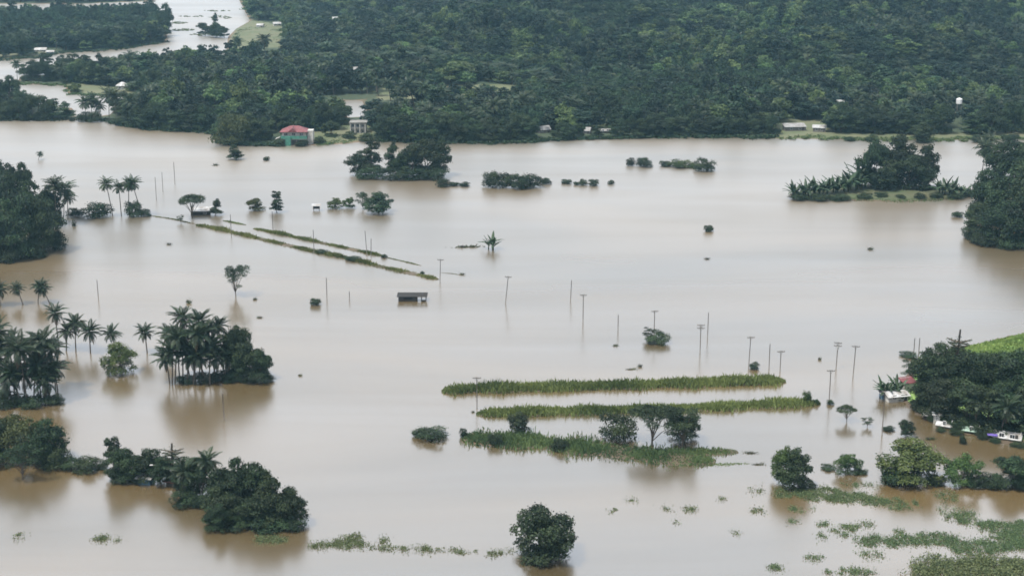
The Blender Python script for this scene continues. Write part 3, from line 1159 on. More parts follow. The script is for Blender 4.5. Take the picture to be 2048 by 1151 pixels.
weeds('water_weed', 'ragged line of weed and stalks along the bottom edge',
      [(640, 1090, 20, 4, 18), (700, 1088, 40, 6, 40), (705, 1076, 20, 8, 16), (770, 1078, 10, 8, 8), (780, 1096, 40, 4, 12), (830, 1096, 30, 4, 10), (880, 1100, 40, 4, 8), (940, 1103, 30, 4, 8), (1005, 1105, 30, 5, 10)])
weeds('water_weed', 'small dark weed clump adrift at the lower left',
      [(200, 1076, 14, 4, 12), (232, 1078, 12, 3, 3), (38, 1070, 8, 3, 3)])
weeds('water_weed', 'grass shoals in the far river bend',
      [(355, 46, 20, 2, 24), (365, 60, 22, 2, 30), (395, 70, 14, 2, 16), (385, 33, 30, 1.2, 18), (430, 22, 30, 1.2, 18), (440, 35, 26, 3, 26)], 0.9)

# undergrowth along the far shore, where the flood meets the wood
def fringe(label, pts, n, size=1.0, mat='leaf', tall=1.6, dy=2.0):
    P = np.array(pts, float)
    t = np.linspace(0, 1, n)
    cum = np.concatenate([[0], np.cumsum(np.linalg.norm(np.diff(P, axis=0), axis=1))])
    cum /= cum[-1]
    pat = [(np.interp(s, cum, P[:, 0]), np.interp(s, cum, P[:, 1]) + rng.uniform(-dy, dy * .5), 5, 1.2, int(rng.integers(1, 4))) for s in t]
    return weeds('undergrowth', label, pat, size, mat, tall, 2.2, 'undergrowth', 0.2)


fringe('dark undergrowth hanging over the water at the left far shore', [(210, 242), (240, 250), (300, 259), (430, 266), (434, 286), (500, 290), (556, 290)], 90)
fringe('dark undergrowth at the water edge from the pond to the clearing', [(748, 281), (880, 286), (1024, 286), (1100, 281), (1200, 277), (1370, 274), (1550, 276)], 170)
fringe('patchy undergrowth on the grassy shore right of the clearing', [(1560, 277), (1700, 279), (1850, 281), (2048, 278), (2200, 278)], 90, 0.9, 'bank_grass', 1.0, 4.0)
fringe('rough grass and weeds on the lawn right of the red-roofed house', [(632, 288), (660, 285), (690, 282), (720, 276), (745, 272), (650, 280), (700, 270), (744, 262)], 90, 0.8, 'bank_grass', 0.8, 6.0)
fringe('undergrowth along the shore of the upper left wooded spit', [(-60, 240), (60, 241), (150, 240)], 40)
fringe('undergrowth along the river side of the far wood', [(0, 120), (60, 117), (130, 106), (240, 99), (300, 90), (333, 84)], 50)
fringe('undergrowth on the bank of the far channel', [(36, 168), (130, 171), (137, 188), (190, 191), (250, 194)], 40, .9, 'bank_grass', 1.0)
fringe('rough growth over the grass bank at the far river bend', [(460, 92), (490, 88), (545, 84), (558, 66), (520, 56), (480, 64), (470, 78)], 70, 1.0, 'bank_grass', 1.0, 4.0)

# ---------------- the far wood: everything past the front rows
HOUSE_SPOTS = []          # (x, y, half width) kept free so that the roofs show through

# ------------------------------------------------------------------ buildings
def roof_mesh(w, d, h, kind, mat, over=0.5, th=0.14):
    mb = MB()
    W, D = w / 2 + over, d / 2 + over
    if kind == 'hip':
        r = max(W - D, W * 0.18)
        top = [(-r, 0, h), (r, 0, h)]
        for dz, flip in ((0, False), (-th, True)):
            c = [(-W, -D, dz), (W, -D, dz), (W, D, dz), (-W, D, dz)]
            t = [(p[0], p[1], p[2] + dz) for p in top]
            fs = [[c[0], c[1], t[1], t[0]], [c[1], c[2], t[1]], [c[2], c[3], t[0], t[1]], [c[3], c[0], t[0]]]
            for f in fs:
                mb.face(f[::-1] if flip else f)
        for a, b in (((-W, -D), (W, -D)), ((W, -D), (W, D)), ((W, D), (-W, D)), ((-W, D), (-W, -D))):
            mb.face([(*a, -th), (*b, -th), (*b, 0), (*a, 0)])
    elif kind == 'gable':
        for sy in (-1, 1):
            mb.face([(-W, sy * D, 0), (W, sy * D, 0), (W, 0, h), (-W, 0, h)])
            mb.face([(-W, sy * D, -th), (W, sy * D, -th), (W, 0, h - th), (-W, 0, h - th)])
            mb.face([(-W, sy * D, -th), (W, sy * D, -th), (W, sy * D, 0), (-W, sy * D, 0)])
            for sx in (-1, 1):
                mb.face([(sx * W, sy * D, -th), (sx * W, 0, h - th), (sx * W, 0, h), (sx * W, sy * D, 0)])
        for i in range(int(2 * W / 0.9)):
            x = -W + 0.45 + i * 0.9
            for sy in (-1, 1):
                mb.face([(x - .04, sy * D, 0.01), (x + .04, sy * D, 0.01), (x + .04, 0, h + .05), (x - .04, 0, h + .05)])
    elif kind == 'lean':
        mb.face([(-W, -D, 0), (W, -D, 0), (W, D, h), (-W, D, h)])
        mb.face([(-W, -D, -th), (W, -D, -th), (W, D, h - th), (-W, D, h - th)])
        for a, b in ((((-W, -D), 0), ((W, -D), 0)), (((W, -D), 0), ((W, D), h)), (((W, D), h), ((-W, D), h)), (((-W, D), h), ((-W, -D), 0))):
            mb.face([(*a[0], a[1] - th), (*b[0], b[1] - th), (*b[0], b[1]), (*a[0], a[1])])
        for i in range(int(2 * W / 0.8)):
            x = -W + 0.4 + i * 0.8
            mb.face([(x - .04, -D, 0.045), (x + .04, -D, 0.045), (x + .04, D, h + .045), (x - .04, D, h + .045)])
    else:
        mb.box(-W, W, -D, D, 0, 0.3)
        mb.box(-W, W, -D, -D + .2, .303, .7)
        mb.box(-W, W, D - .2, D, .303, .7)
    return mb.mesh('roof', [M[mat]])


def window(parent, x, y, z, w, h, axis='y'):
    mb = MB()
    t = 0.09
    mb.box(-w / 2 - t, -w / 2, -.07, .05, -t, h + t)
    mb.box(w / 2, w / 2 + t, -.07, .05, -t, h + t)
    mb.box(-w / 2, w / 2, -.07, .05, -t, 0)
    mb.box(-w / 2, w / 2, -.07, .05, h, h + t)
    mb.box(-.03, .03, -.06, .04, 0, h)
    f = inst('window', mb.mesh('window_frame', [M['white_paint']]), parent, (x, y, z), (0, 0, 0 if axis == 'y' else math.pi / 2))
    pb = MB()
    pb.box(-w / 2, w / 2, -.03, .02, 0, h)
    inst('pane', pb.mesh('pane', [M['glass']]), f)


def house(label, px, py, w, d, h, rh, roof, wallm, roofm, rz=0.0, wins=2, group=None, name='house', cat='house', land=True, sink=0.0, door=True):
    p = on_land(px, py) if land else U(px, py)
    r = empty(name, (p[0], p[1] + d / 2, p[2] - sink), rz)
    tag(r, label, cat, group)
    mb = MB()
    mb.box(-w / 2, w / 2, -d / 2, d / 2, -1.0, h)
    if roof == 'gable':
        for sx in (-1, 1):
            x = sx * (w / 2 - .01)
            mb.face([(x, -d / 2, h), (x, d / 2, h), (x, 0, h + rh * 0.95)])
    if roof == 'lean':
        mb.box(-w / 2, w / 2, d / 2 - .15, d / 2, h + .002, h + rh * .9)
    inst('wall', mb.mesh('wall', [M[wallm]]), r)
    inst('roof', roof_mesh(w, d, rh, roof, roofm), r, (0, 0, h + 0.02))
    for i in range(wins):
        x = -w / 2 + w * (i + 0.7) / (wins + 0.4)
        window(r, x, -d / 2, 0.9, min(1.2, w * .18), 1.1)
    window(r, w / 2, 0, 0.9, 1.1, 1.1, 'x')
    if door:
        db = MB()
        db.box(-.45, .45, -.06, .05, -0.2, 2.0)
        dd = inst('door', db.mesh('door', [M['timber']]), r, (w * .36, -d / 2, 0))
        hb = MB()
        hb.box(-.03, .03, -.12, -.06, .95, 1.1)
        inst('handle', hb.mesh('handle', [M['grey_roof']]), dd, (.33, 0, 0))
    return r


# the two-storey house on the far shore: open ground floor, turquoise balcony, red roof
def shore_house():
    p = U(588, 291)
    r = empty('house', (p[0], p[1] + 5, 0.2))
    tag(r, 'white and turquoise stilted house with a red roof on the far shore', 'house')
    W, D = 13.5, 9.0
    for x in np.linspace(-W / 2, W / 2, 6):
        pb = MB()
        pb.box(-.17, .17, -.17, .17, -1.5, 3.0)
        for y in (-D / 2 + .2, D / 2 - .2):
            inst('post', pb.mesh('post', [M['concrete']]), r, (x * .97, y, 0))
    lb = MB()
    lb.box(-W / 2 + .6, W / 2 - .6, -D / 2 + 2.2, D / 2 - .6, -1.2, 2.98)
    inst('lower_wall', lb.mesh('lower_wall', [M['timber_grey']]), r)
    fb = MB()
    fb.box(-W / 2 - .3, W / 2 + .3, -D / 2 - .3, D / 2 + .3, 3.0, 3.25)
    inst('floor_slab', fb.mesh('floor_slab', [M['concrete']]), r)
    gb = MB()
    gb.box(-W / 2 - .28, W / 2 + .28, -D / 2 - .28, -D / 2 - .12, 3.253, 5.0)
    gb.box(-W / 2 - .28, -W / 2 - .12, -D / 2 - .115, D / 2, 3.253, 5.0)
    gb.box(W / 2 + .12, W / 2 + .28, -D / 2 - .115, D / 2, 3.253, 5.0)
    o = inst('balcony_wall', gb.mesh('balcony_wall', [M['green_wall']]), r)
    o['label'] = 'turquoise balcony wall'
    sb_ = MB()
    sb_.box(-4.6, -1.6, -D / 2 - 1.6, -D / 2 - .32, -1.4, 4.6)
    o = inst('stair_block', sb_.mesh('stair_block', [M['green_wall']]), r)
    o['label'] = 'turquoise stair block down to the water'
    ub = MB()
    ub.box(-W / 2 + .1, W / 2 - .1, -D / 2 + 1.0, D / 2 - .1, 3.253, 7.2)
    inst('wall', ub.mesh('wall', [M['white_wall']]), r)
    for x in (-4.4, -0.2, 4.0):
        window(r, x, -D / 2 + .98, 5.0, 1.9, 1.4)
    inst('roof', roof_mesh(W, D, 2.7, 'hip', 'red_roof', 0.9), r, (0, 0, 7.22))
    db = MB()
    db.face([(-2.4, -D / 2 - 1.0, .1), (0.0, -D / 2 - 1.0, 2.1), (0.0, 0, 2.9), (-2.4, 0, 2.2)])
    db.face([(2.4, -D / 2 - 1.0, .1), (0.0, -D / 2 - 1.0, 2.1), (0.0, 0, 2.9), (2.4, 0, 2.2)])
    db.face([(-2.3, -D / 2 - .95, .05), (2.3, -D / 2 - .95, .05), (0, -D / 2 - .95, 2.0)])
    g = inst('front_gable', db.mesh('front_gable', [M['red_roof']]), r, (-0.6, 0, 7.24))
    ab = MB()
    ab.box(0, 3.0, -2.2, 3.2, -1.2, 7.6)
    a = inst('annex', ab.mesh('annex', [M['white_wall']]), r, (W / 2 + .42, 0, 0))
    a['label'] = 'plain white annex block'
    lb2 = MB()
    lb2.box(-2.4, 0, -2.0, 2.5, 3.0, 3.2)
    inst('side_awning', lb2.mesh('side_awning', [M['white_roof']]), r, (-W / 2 - .35, -1.5, 0.8), (0, -0.35, 0))


shore_house()


def concrete_house():
    p = U(716, 270)
    r = empty('house', (p[0], p[1] + 4, 0.3))
    tag(r, 'grey two-storey concrete building with pillars beside the pale pond', 'house')
    mb = MB()
    mb.box(-4.4, 4.4, -3.4, 4, -1, 6.4)
    inst('wall', mb.mesh('wall', [M['concrete']]), r)
    inst('roof', roof_mesh(9.2, 8.6, .3, 'flat', 'concrete', .4), r, (0, 0, 6.42))
    for x in (-4.2, -1.6, 1.2, 4.2):
        pb = MB()
        pb.box(-.22, .22, -.22, .22, -1, 6.38)
        inst('pillar', pb.mesh('pillar', [M['white_wall']]), r, (x, -4.3, 0))
    bb = MB()
    bb.box(-4.4, 4.4, -4.2, -3.42, 3.2, 3.4)
    bb.box(-4.4, 4.4, -4.05, -3.95, 3.402, 4.1)
    inst('balcony', bb.mesh('balcony', [M['concrete']]), r)
    for z in (.9, 4.2):
        for x in (-2.8, 0, 2.8):
            window(r, x, -3.41, z, 1.3, 1.5)


concrete_house()

house('white-walled house with a pale hipped roof beside the far channel', 243, 180, 7.5, 6.5, 2.8, 2.2, 'hip', 'white_wall', 'white_roof', 0.15)
house('long low house with a white roof below the wood across the river', 80, 104, 9, 6, 1.8, 1.6, 'gable', 'white_wall', 'white_roof', 0.1, sink=.1)
house('small blue-grey hut right of the long white roof across the river', 100, 108, 6, 4, 1.6, 1.2, 'gable', 'blue_wall', 'grey_roof', 0.0, 1)
house('pale gabled shed at the foot of the far wood, first from the red-roofed house', 1086, 266, 7, 4.5, 1.8, 2.0, 'gable', 'timber_grey', 'dull_roof', 0.5)
house('pale-roofed shed at the foot of the far wood, second from the red-roofed house', 1172, 267, 5.5, 4, 1.6, 1.8, 'gable', 'timber_grey', 'dull_roof', -0.4)
house('lowest shed at the foot of the far wood, third from the red-roofed house', 1210, 266, 6, 3, 1.2, .7, 'lean', 'timber_grey', 'dull_roof', 0.1)
house('hut with a dull grey roof deep in the wood above the pond', 716, 146, 8, 6, 2.2, 2.0, 'gable', 'timber_grey', 'dull_roof', 0.3)
house('pale yellow-grey roofed house alone in the wood above the right shore', 1690, 212, 9, 6, 2.0, 1.4, 'gable', 'white_wall', 'grey_roof', -0.1)
house('white cabin in the small field behind the far shore trees', 820, 211, 4, 4, 2.0, 1.2, 'hip', 'white_wall', 'white_roof', 0.1)
house('pale roofed house on the grass bank of the far river, beside the water', 520, 55, 6, 5, 2.0, 1.4, 'gable', 'white_wall', 'white_roof', -0.2)
house('grey roofed house uphill of the pale house on the far river bank', 553, 52, 7, 6, 2.0, 1.6, 'gable', 'white_wall', 'grey_roof', 0.3)
house('roof glinting deep in the wood right of the far river', 674, 42, 9, 6, 2.2, 1.6, 'gable', 'white_wall', 'grey_roof', 0.2)
house('open grey farm shed in the clearing on the right far shore', 1590, 262, 12, 6, 2.4, 1.2, 'lean', 'timber_grey', 'dull_roof', 0.1)
house('grey farm hut right of the open grey shed in the clearing', 1640, 264, 7, 5, 2.4, 1.4, 'gable', 'timber_grey', 'grey_roof', -0.2)
HOUSE_SPOTS += [(243, 180, 20), (80, 104, 12), (100, 108, 9), (1086, 266, 4), (1172, 267, 3), (1210, 266, 2), (716, 146, 10), (1690, 212, 12), (820, 211, 4), (520, 55, 8), (553, 52, 8), (674, 42, 10),
                (1590, 262, 12), (1640, 264, 8)]

# white water tank on a frame above the right shore
p = on_land(1916, 232)
r = empty('water_tank', p)
tag(r, 'white water tank on a frame standing out of the right far wood', 'water tank')
mb = MB()
mb.tube([(0, 0, 7.4), (0, 0, 7.6), (0, 0, 10.4), (0, 0, 11.0)], [1.6, 1.8, 1.8, 0.5], 14)
inst('tank', mb.mesh('tank', [M['white_paint']], False), r)
for sx in (-1, 1):
    for sy in (-1, 1):
        lb = MB()
        lb.tube([(sx * 1.5, sy * 1.5, -1), (sx * 1.1, sy * 1.1, 7.4)], [.14, .12], 6)
        inst('leg', lb.mesh('leg', [M['concrete']]), r)
HOUSE_SPOTS.append((1916, 232, 14))

# ---------------- village on the right bank
VG = None
house('house with a bright red roof under the first trees of the village', 1816, 786, 3.4, 2.8, 3.2, .7, 'lean', 'white_wall', 'red_roof', 0.35, land=False)
house('broad white-roofed house at the water end of the village', 1793, 803, 6.0, 4.5, 1.6, 1.0, 'gable', 'white_wall', 'white_roof', 0.25, land=False)
house('small dark shack beside the broad white roof at the village tip', 1772, 798, 2.6, 2.4, 1.6, 0.5, 'lean', 'blue_wall', 'grey_roof', 0.1, 1, land=False, door=False)
house('low white-roofed stall at the village shore under dark trees', 1858, 839, 2.4, 2.2, 1.3, 0.3, 'gable', 'timber', 'white_roof', -0.3, 1, land=False, door=False)
house('narrow white hut with a grey roof standing over the village shore', 1874, 847, 1.6, 1.6, 2.6, 0.5, 'gable', 'white_wall', 'grey_roof', -0.2, 1, land=False, door=False)
house('white-sided shed half sunk at the village shore', 1893, 856, 3.6, 2.6, 0.7, 0.6, 'gable', 'timber_grey', 'white_roof', -0.5, 1, land=False, door=False)
house('shack with a pale green roof along the village shore', 1946, 867, 3.8, 2.6, 0.8, 0.6, 'gable', 'timber', 'green_roof', -0.4, 1, land=False, door=False)
house('large white-roofed house at the village shore by the right edge', 2022, 882, 6.4, 5.0, 0.8, 1.0, 'gable', 'timber_grey', 'white_roof', -0.45, land=False)
house('grey-roofed house behind the large white roof by the right edge', 2046, 862, 5.0, 4, 2.2, 0.8, 'gable', 'timber_grey', 'grey_roof', -0.4, land=False)

tp = U(1984, 877)
r = empty('tarpaulin_shelter', tp, -0.3)
tag(r, 'violet tarpaulin shelter left of the large white roof', 'shelter')
mb = MB()
for i in range(6):
    for j in range(4):
        q = []
        for a, b in ((i, j), (i + 1, j), (i + 1, j + 1), (i, j + 1)):
            x, y = -1.3 + 2.6 * a / 6, -0.9 + 1.8 * b / 4
            q.append((x, y, 1.25 + .25 * (1 - abs(y) / .9) - .12 * math.sin(a * 1.3) ** 2))
        mb.face(q)
inst('tarpaulin', mb.mesh('tarpaulin', [M['tarp']], True), r)
for sx in (-1.25, 1.25):
    for sy in (-.85, .85):
        lb = MB()
        lb.tube([(sx, sy, -1), (sx, sy, 1.22)], [.05, .05], 6)
        inst('post', lb.mesh('post', [M['timber']]), r)

# ---------------- huts in the trees of the near spit
house('blue hut under the trees of the near wooded spit', 290, 969, 3.2, 2.6, 1.7, 0.7, 'lean', 'blue_wall', 'grey_roof', -0.2, 1, land=False, door=False)
house('hut with a dark reddish roof under the trees of the near wooded spit', 352, 972, 4.4, 3, 1.0, 0.9, 'lean', 'timber', 'rust_roof', -0.35, 1, land=False, door=False)

# ---------------- sheds standing in the water
def long_shed():
    p = U(825, 600)
    r = empty('long_shed', p, 0.0)
    tag(r, 'long dark open-sided shed standing alone in the flood', 'shed')
    W, D, h = 9.6, 3.6, 1.9
    inst('roof', roof_mesh(W, D, 0.3, 'lean', 'black_roof', 0.45), r, (0, 0, h))
    xs = np.linspace(-W / 2 + .1, W / 2 - .1, 7)
    for x in xs:
        for y, hh in ((-D / 2 + .1, h), (D / 2 - .1, h + .2)):
            pb = MB()
            pb.box(-.08, .08, -.08, .08, -2.5, hh)
            inst('post', pb.mesh('post', [M['timber']]), r, (x, y, 0))
    for i in range(6):
        if i in (4,):
            continue
        wbx = MB()
        wbx.box(xs[i] + .10, xs[i + 1] - .10, -.03, .03, -1.0, [1.5, .75, .8, 1.6, 0, .6][i])
        inst('side_panel', wbx.mesh('side_panel', [M['timber']]), r, (0, -D / 2 + .1, 0))
    bb = MB()
    bb.box(-W / 2 + .1, W / 2 * .35, D / 2 - .13, D / 2 - .07, -1.0, 1.6)
    inst('back_wall', bb.mesh('back_wall', [M['timber']]), r)
    rb = MB()
    rb.box(-W / 2, W / 2, -.05, .05, 0.35, 0.47)
    inst('rail', rb.mesh('rail', [M['timber']]), r, (0, -D / 2 - .03, 0))


long_shed()


def stilt_hut():
    p = U(633, 421)
    r = empty('stilt_hut', p, 0.1)
    tag(r, 'small grey hut on stilts in the water beside the row of round trees', 'hut')
    for sx in (-1.2, 1.2):
        for sy in (-.9, .9):
            pb = MB()
            pb.tube([(sx, sy, -2.5), (sx, sy, 2.6)], [.12, .10], 6)
            inst('stilt', pb.mesh('stilt', [M['timber']]), r)
    mb = MB()
    mb.box(-1.5, 1.5, -1.1, 1.1, 1.0, 1.12)
    inst('floor', mb.mesh('floor', [M['timber']]), r)
    mb = MB()
    mb.box(-1.4, 1.4, .95, 1.03, 1.122, 2.2)
    mb.box(-1.42, -1.34, -1.0, .948, 1.122, 1.8)
    inst('wall', mb.mesh('wall', [M['timber_grey']]), r)
    inst('roof', roof_mesh(3.2, 2.4, 0.7, 'gable', 'grey_roof', .4), r, (0, 0, 2.4))


stilt_hut()


def wet_shed():
    p = U(402, 429)
    r = empty('shed', p, 0.12)
    tag(r, 'dark shed with a sloping white roof beneath the flat-topped tree', 'shed')
    W, D = 8.5, 4.2
    mb = MB()
    mb.box(-W / 2 + .2, W / 2 - .2, -D / 2 + .8, D / 2, -2, 2.0)
    inst('wall', mb.mesh('wall', [M['timber']]), r)
    inst('roof', roof_mesh(W, D, 0.9, 'lean', 'white_roof', .35), r, (0, 0, 2.05))
    for x in (-W / 2 + .2, -1.2, 1.4, W / 2 - .2):
        pb = MB()
        pb.box(-.09, .09, -.09, .09, -2.5, 2.0)
        inst('post', pb.mesh('post', [M['timber']]), r, (x, -D / 2 + .1, 0))
    window(r, 1.8, -D / 2 + .79, .5, 1.2, .9)


wet_shed()

# ------------------------------------------------------------------ utility poles
arm_b = MB()
arm_b.box(-1.15, 1.15, -.07, .07, -.08, .08)
ARM = arm_b.mesh('crossarm', [M['pole']])
ib = MB()
ib.tube([(0, 0, 0), (0, 0, .12), (0, 0, .2), (0, 0, .3)], [.05, .10, .07, .10], 7)
INS = ib.mesh('insulator', [M['concrete']])
br = MB()
br.tube([(0, 0, -.75), (.72, 0, -.06)], [.035, .035], 5)
BRC = br.mesh('brace', [M['pole']])
POLES = {}


def pole(x, yt, yb, label, arm=None, lean=0.0, r=0.145, group='utility poles standing in the flood', box=False):
    p = U(x, yb)
    h = (yb - yt) * MPP(x, yb) / CP
    e = empty('utility_pole', p, rng.uniform(-.25, .25))
    e.rotation_euler = (rng.uniform(-.02, .02), lean, rng.uniform(-.25, .25))
    tag(e, label, 'utility pole', group)
    mb = MB()
    mb.tube([(0, 0, -2.5), (0, 0, h * .5), (0, 0, h)], [r, r * .9, r * .68], 8)
    inst('pole', mb.mesh('pole', [M['pole']], True), e)
    for k in range({None: 0, 'T': 1, 'double': 2}[arm]):
        z = h - .3 - .9 * k
        a = inst('crossarm', ARM, e, (0, -r, z))
        for sx in (-1.0, -.4, .4, 1.0):
            inst('insulator', INS, a, (sx, 0, .08))
        for s in (-1, 1):
            inst('brace', BRC, e, (0, -r, z), (0, 0, 0), (s, 1, 1))
    if arm is None:
        inst('insulator', INS, e, (0, 0, h))
    if box:
        tb = MB()
        tb.tube([(0, -.4, h - 2.3), (0, -.4, h - 1.3)], [.28, .28], 10)
        inst('transformer', tb.mesh('transformer', [M['grey_roof']]), e)
    return e


for a in (
    (313, 356, 401, 'leftmost of three poles right of the small palm clump', None, 0),
    (326, 346, 384, 'middle of three poles right of the small palm clump', None, 0),
    (350, 326, 369, 'tallest and rightmost of three poles right of the small palm clump', None, 0),
    (463, 430, 476, 'pole crossing the end of the nearer drowned dyke', None, 0),
    (546, 424, 460, 'thin pole at the start of the farther drowned dyke', None, 0),
    (628, 461, 506, 'lone pole in the middle of the two drowned dykes', None, 0),
    (734, 463, 511, 'leaning pole of the close pair on the drowned dykes', None, -0.06),
    (742, 478, 514, 'shorter upright pole of the close pair on the drowned dykes', None, 0.03),
    (880, 518, 567, 'pole with a crossarm at the right end of the drowned dykes', 'T', 0.03),
    (197, 560, 599, 'lone pole right of the four small palms at the left edge', None, 0),
    (654, 556, 599, 'thin pole right of the small round bush in open water', None, 0),
    (699, 583, 599, 'short stub of a pole between the round bush and the long shed', None, 0),
    (1011, 552, 606, 'leaning pole with a crossarm right of the long dark shed', 'T', 0.10),
    (1141, 561, 602, 'thin bare pole left of the first tall crossarm pole in open water', None, 0.04),
    (1166, 588, 645, 'pale crossarm pole standing in open water, no bush near it', 'T', 0),
    (1236, 630, 660, 'short bare pole between the pale crossarm pole and the bush pole', None, 0),
    (1308, 620, 672, 'crossarm pole rising from a leaning clump of bush', 'T', 0),
    (1400, 648, 706, 'crossarm pole right of the pole with the bush', 'double', 0),
    (1415, 625, 676, 'bare pole just behind the double-armed pole', None, 0),
    (1497, 672, 737, 'crossarm pole with a tiny tree at its foot behind the far reed bed', 'T', 0.03),
    (1538, 688, 737, 'bare pole behind the right end of the far reed bed', None, 0),
    (1560, 700, 742, 'small crossarm pole at the right end of the far reed bed', 'T', 0),
    (1672, 683, 737, 'thick pole with attachments right of the far reed bed', 'double', 0.02),
    (1706, 690, 753, 'bare leaning pole right of the thick pole', 'T', 0.03),
    (1658, 738, 806, 'tall crossarm pole at the right end of the near reed bed', 'T', 0),
    (1827, 676, 712, 'left of the two thin poles behind the village trees', None, 0),
    (1837, 676, 711, 'right of the two thin poles behind the village trees', None, 0),
    (1764, 772, 869, 'tallest pole standing in the water at the village tip', None, 0),
    (954, 752, 816, 'pole passing in front of the left end of the far reed bed', 'T', 0),
    (448, 785, 840, 'lone pole in the water below the large palm grove', None, 0),
    (1938, 780, 850, 'pale pole among the dark village trees', None, 0.0),
):
    pole(a[0], a[1], a[2], a[3], a[4], a[5], box=(a[0] == 1672))

# lamp post in the trees of the near spit
p = U(318, 968)
r = empty('lamp_post', p, 0.1)
tag(r, 'pale lamp post among the trees of the near wooded spit', 'lamp post')
mb = MB()
mb.tube([(0, 0, -2), (0, 0, 4.9)], [.09, .06], 8)
inst('pole', mb.mesh('pole', [M['concrete']]), r)
mb = MB()
mb.tube([(0, 0, 4.88), (-.5, 0, 5.1), (-1.2, 0, 5.1)], [.05, .05, .05], 6)
inst('arm', mb.mesh('arm', [M['concrete']]), r)
mb = MB()
mb.box(-1.9, -1.15, -.16, .16, 5.02, 5.18)
inst('lamp_head', mb.mesh('lamp_head', [M['white_paint']]), r)

# ------------------------------------------------------------------ plants, one by one
def many(kind, spots, label, group, **kw):
    """Look-alikes of one stand: told apart by their rank from the left."""
    ranked(kind, spots, label + ', {} from the left' if len(spots) > 2 else label + (', {} of two from the left' if len(spots) == 2 else ''), group, **kw)


def ranked(kind, spots, label, group, **kw):
    """A countable row: each is told apart by its rank from the left."""
    for i, s in enumerate(sorted(spots)):
        lb = label.format(ORD[i])
        if kind == 'p':
            palm(*s, lb, group, **kw)
        elif kind == 'n':
            banana(*s, lb, group, **kw)
        else:
            tree(kind, *s, lb, group, **kw)


# grove at the left edge, middle distance
G = 'dark grove at the left edge in the middle distance'
many('b', [(10, 405, 55, 88), (42, 404, 44, 80), (-30, 440, 80, 110), (22, 455, 84, 108), (72, 452, 74, 92), (104, 448, 50, 78), (-25, 520, 90, 130), (34, 514, 92, 120), (88, 503, 74, 108), (62, 485, 70, 100)],
     'dark broadleaf tree in the left-edge grove beyond the palms', G)
ranked('p', [(112, 452, 46, 92), (127, 443, 44, 78), (136, 437, 36, 52)], 'palm on the right side of the dark left-edge grove, {} counting from the left', G, fine=False)
many('s', [(108, 497, 48, 34), (60, 513, 60, 34), (10, 521, 60, 36)], 'low dark bush at the water foot of the left-edge grove', G)
tree('s', 152, 432, 32, 19, 'small bush between the left-edge grove and the long hedge-like bush')
tree('s', 196, 432, 56, 30, 'long hedge-like dark bush left of the small palm clump')
tree('s', 268, 432, 36, 34, 'dark bush under the small palm clump')
tree('s', 288, 432, 26, 16, 'low bush at the right foot of the small palm clump')
ranked('p', [(226, 431, 34, 74), (243, 432, 30, 66), (258, 431, 34, 70), (284, 430, 36, 76)], 'slim palm in the small clump by the drowned dyke, {} from the left', 'small palm clump by the dyke', fine=False)
palm(76, 320, 15, 15, 'tiny lone palm top far out in the water at the upper left', fine=False)
tree('t1', 472, 319, 28, 32, 'dark narrow bush below the far shore, left of the red-roofed house')
tree('s', 533, 321, 12, 9, 'tiny round bush in the water below the red-roofed house')

# trees around the two drowned dykes
tree('u0', 386, 436, 50, 50, 'flat-topped tree spreading over the white-roofed shed')
tree('t', 431, 430, 24, 34, 'narrow tree at the right end of the white-roofed shed')
tree('o', 362, 446, 17, 16, 'tiny stalky tree at the left end of the drowned dyke')
tree('v0', 511, 420, 34, 24, 'small brownish tree standing alone left of the two-tiered tree')
tree('t', 553, 425, 27, 44, 'narrow two-tiered tree rising behind the farther dyke')
tree('g0', 670, 417, 28, 21, 'small round tree right of the stilt hut, first of the row')
tree('g1', 698, 416, 25, 22, 'small round tree right of the stilt hut, second of the row')
tree('o', 726, 418, 30, 34, 'open ragged tree left of the big round tree, third of the row')
tree('b', 757, 425, 60, 40, 'big round dark tree at the right end of the row by the stilt hut')
tree('o', 472, 592, 58, 64, 'lone open-crowned tree in open water above the palm grove')
tree('s', 631, 609, 23, 15, 'small dark round bush alone in open water')
tree('s', 768, 515, 13, 8, 'dark grass-like bush at the end of the farther drowned dyke')
tree('s', 645, 506, 22, 9, 'low bush swelling on the nearer drowned dyke, left one of two')
tree('s', 706, 520, 30, 9, 'low bush swelling on the nearer drowned dyke, right one of two')
tree('s', 845, 548, 9, 7, 'tiny bush beside the end of the nearer drowned dyke')
banana(984, 499, 42, 36, 'spiky banana clump alone in the water beside a floating branch')
tree('s', 1417, 462, 20, 14, 'small black bush with a side twig far out in open water')
tree('s', 1915, 434, 20, 13, 'small bush in the water left of the right-edge grove')

# clump in front of the far shore
G = 'tall island clump in front of the far shore'
many('b', [(722, 349, 52, 48), (826, 352, 58, 64), (853, 353, 66, 76), (878, 352, 46, 72), (800, 352, 46, 46)], 'dark broadleaf tree in the island clump below the red-roofed house', G)
tree('t0', 743, 351, 40, 76, 'tallest narrow tree at the left of the island clump', G)
tree('t1', 781, 352, 36, 68, 'narrow tree standing in the dip of the island clump', G)
many('s', [(742, 356, 56, 26), (790, 357, 60, 24), (836, 357, 60, 24), (872, 357, 46, 28)], 'low bush along the water foot of the island clump', G)
tree('s', 886, 373, 26, 18, 'bush off the right foot of the island clump')
G = 'drowned bushes between the island clump and the open water'
ranked('s', [(908, 371, 24, 8), (930, 372, 22, 9), (984, 374, 40, 36), (1012, 375, 26, 34), (1038, 377, 40, 34), (1062, 374, 44, 28), (1090, 368, 24, 14)],
       'drowned bush in the ragged row right of the island clump, {} from the left', G)
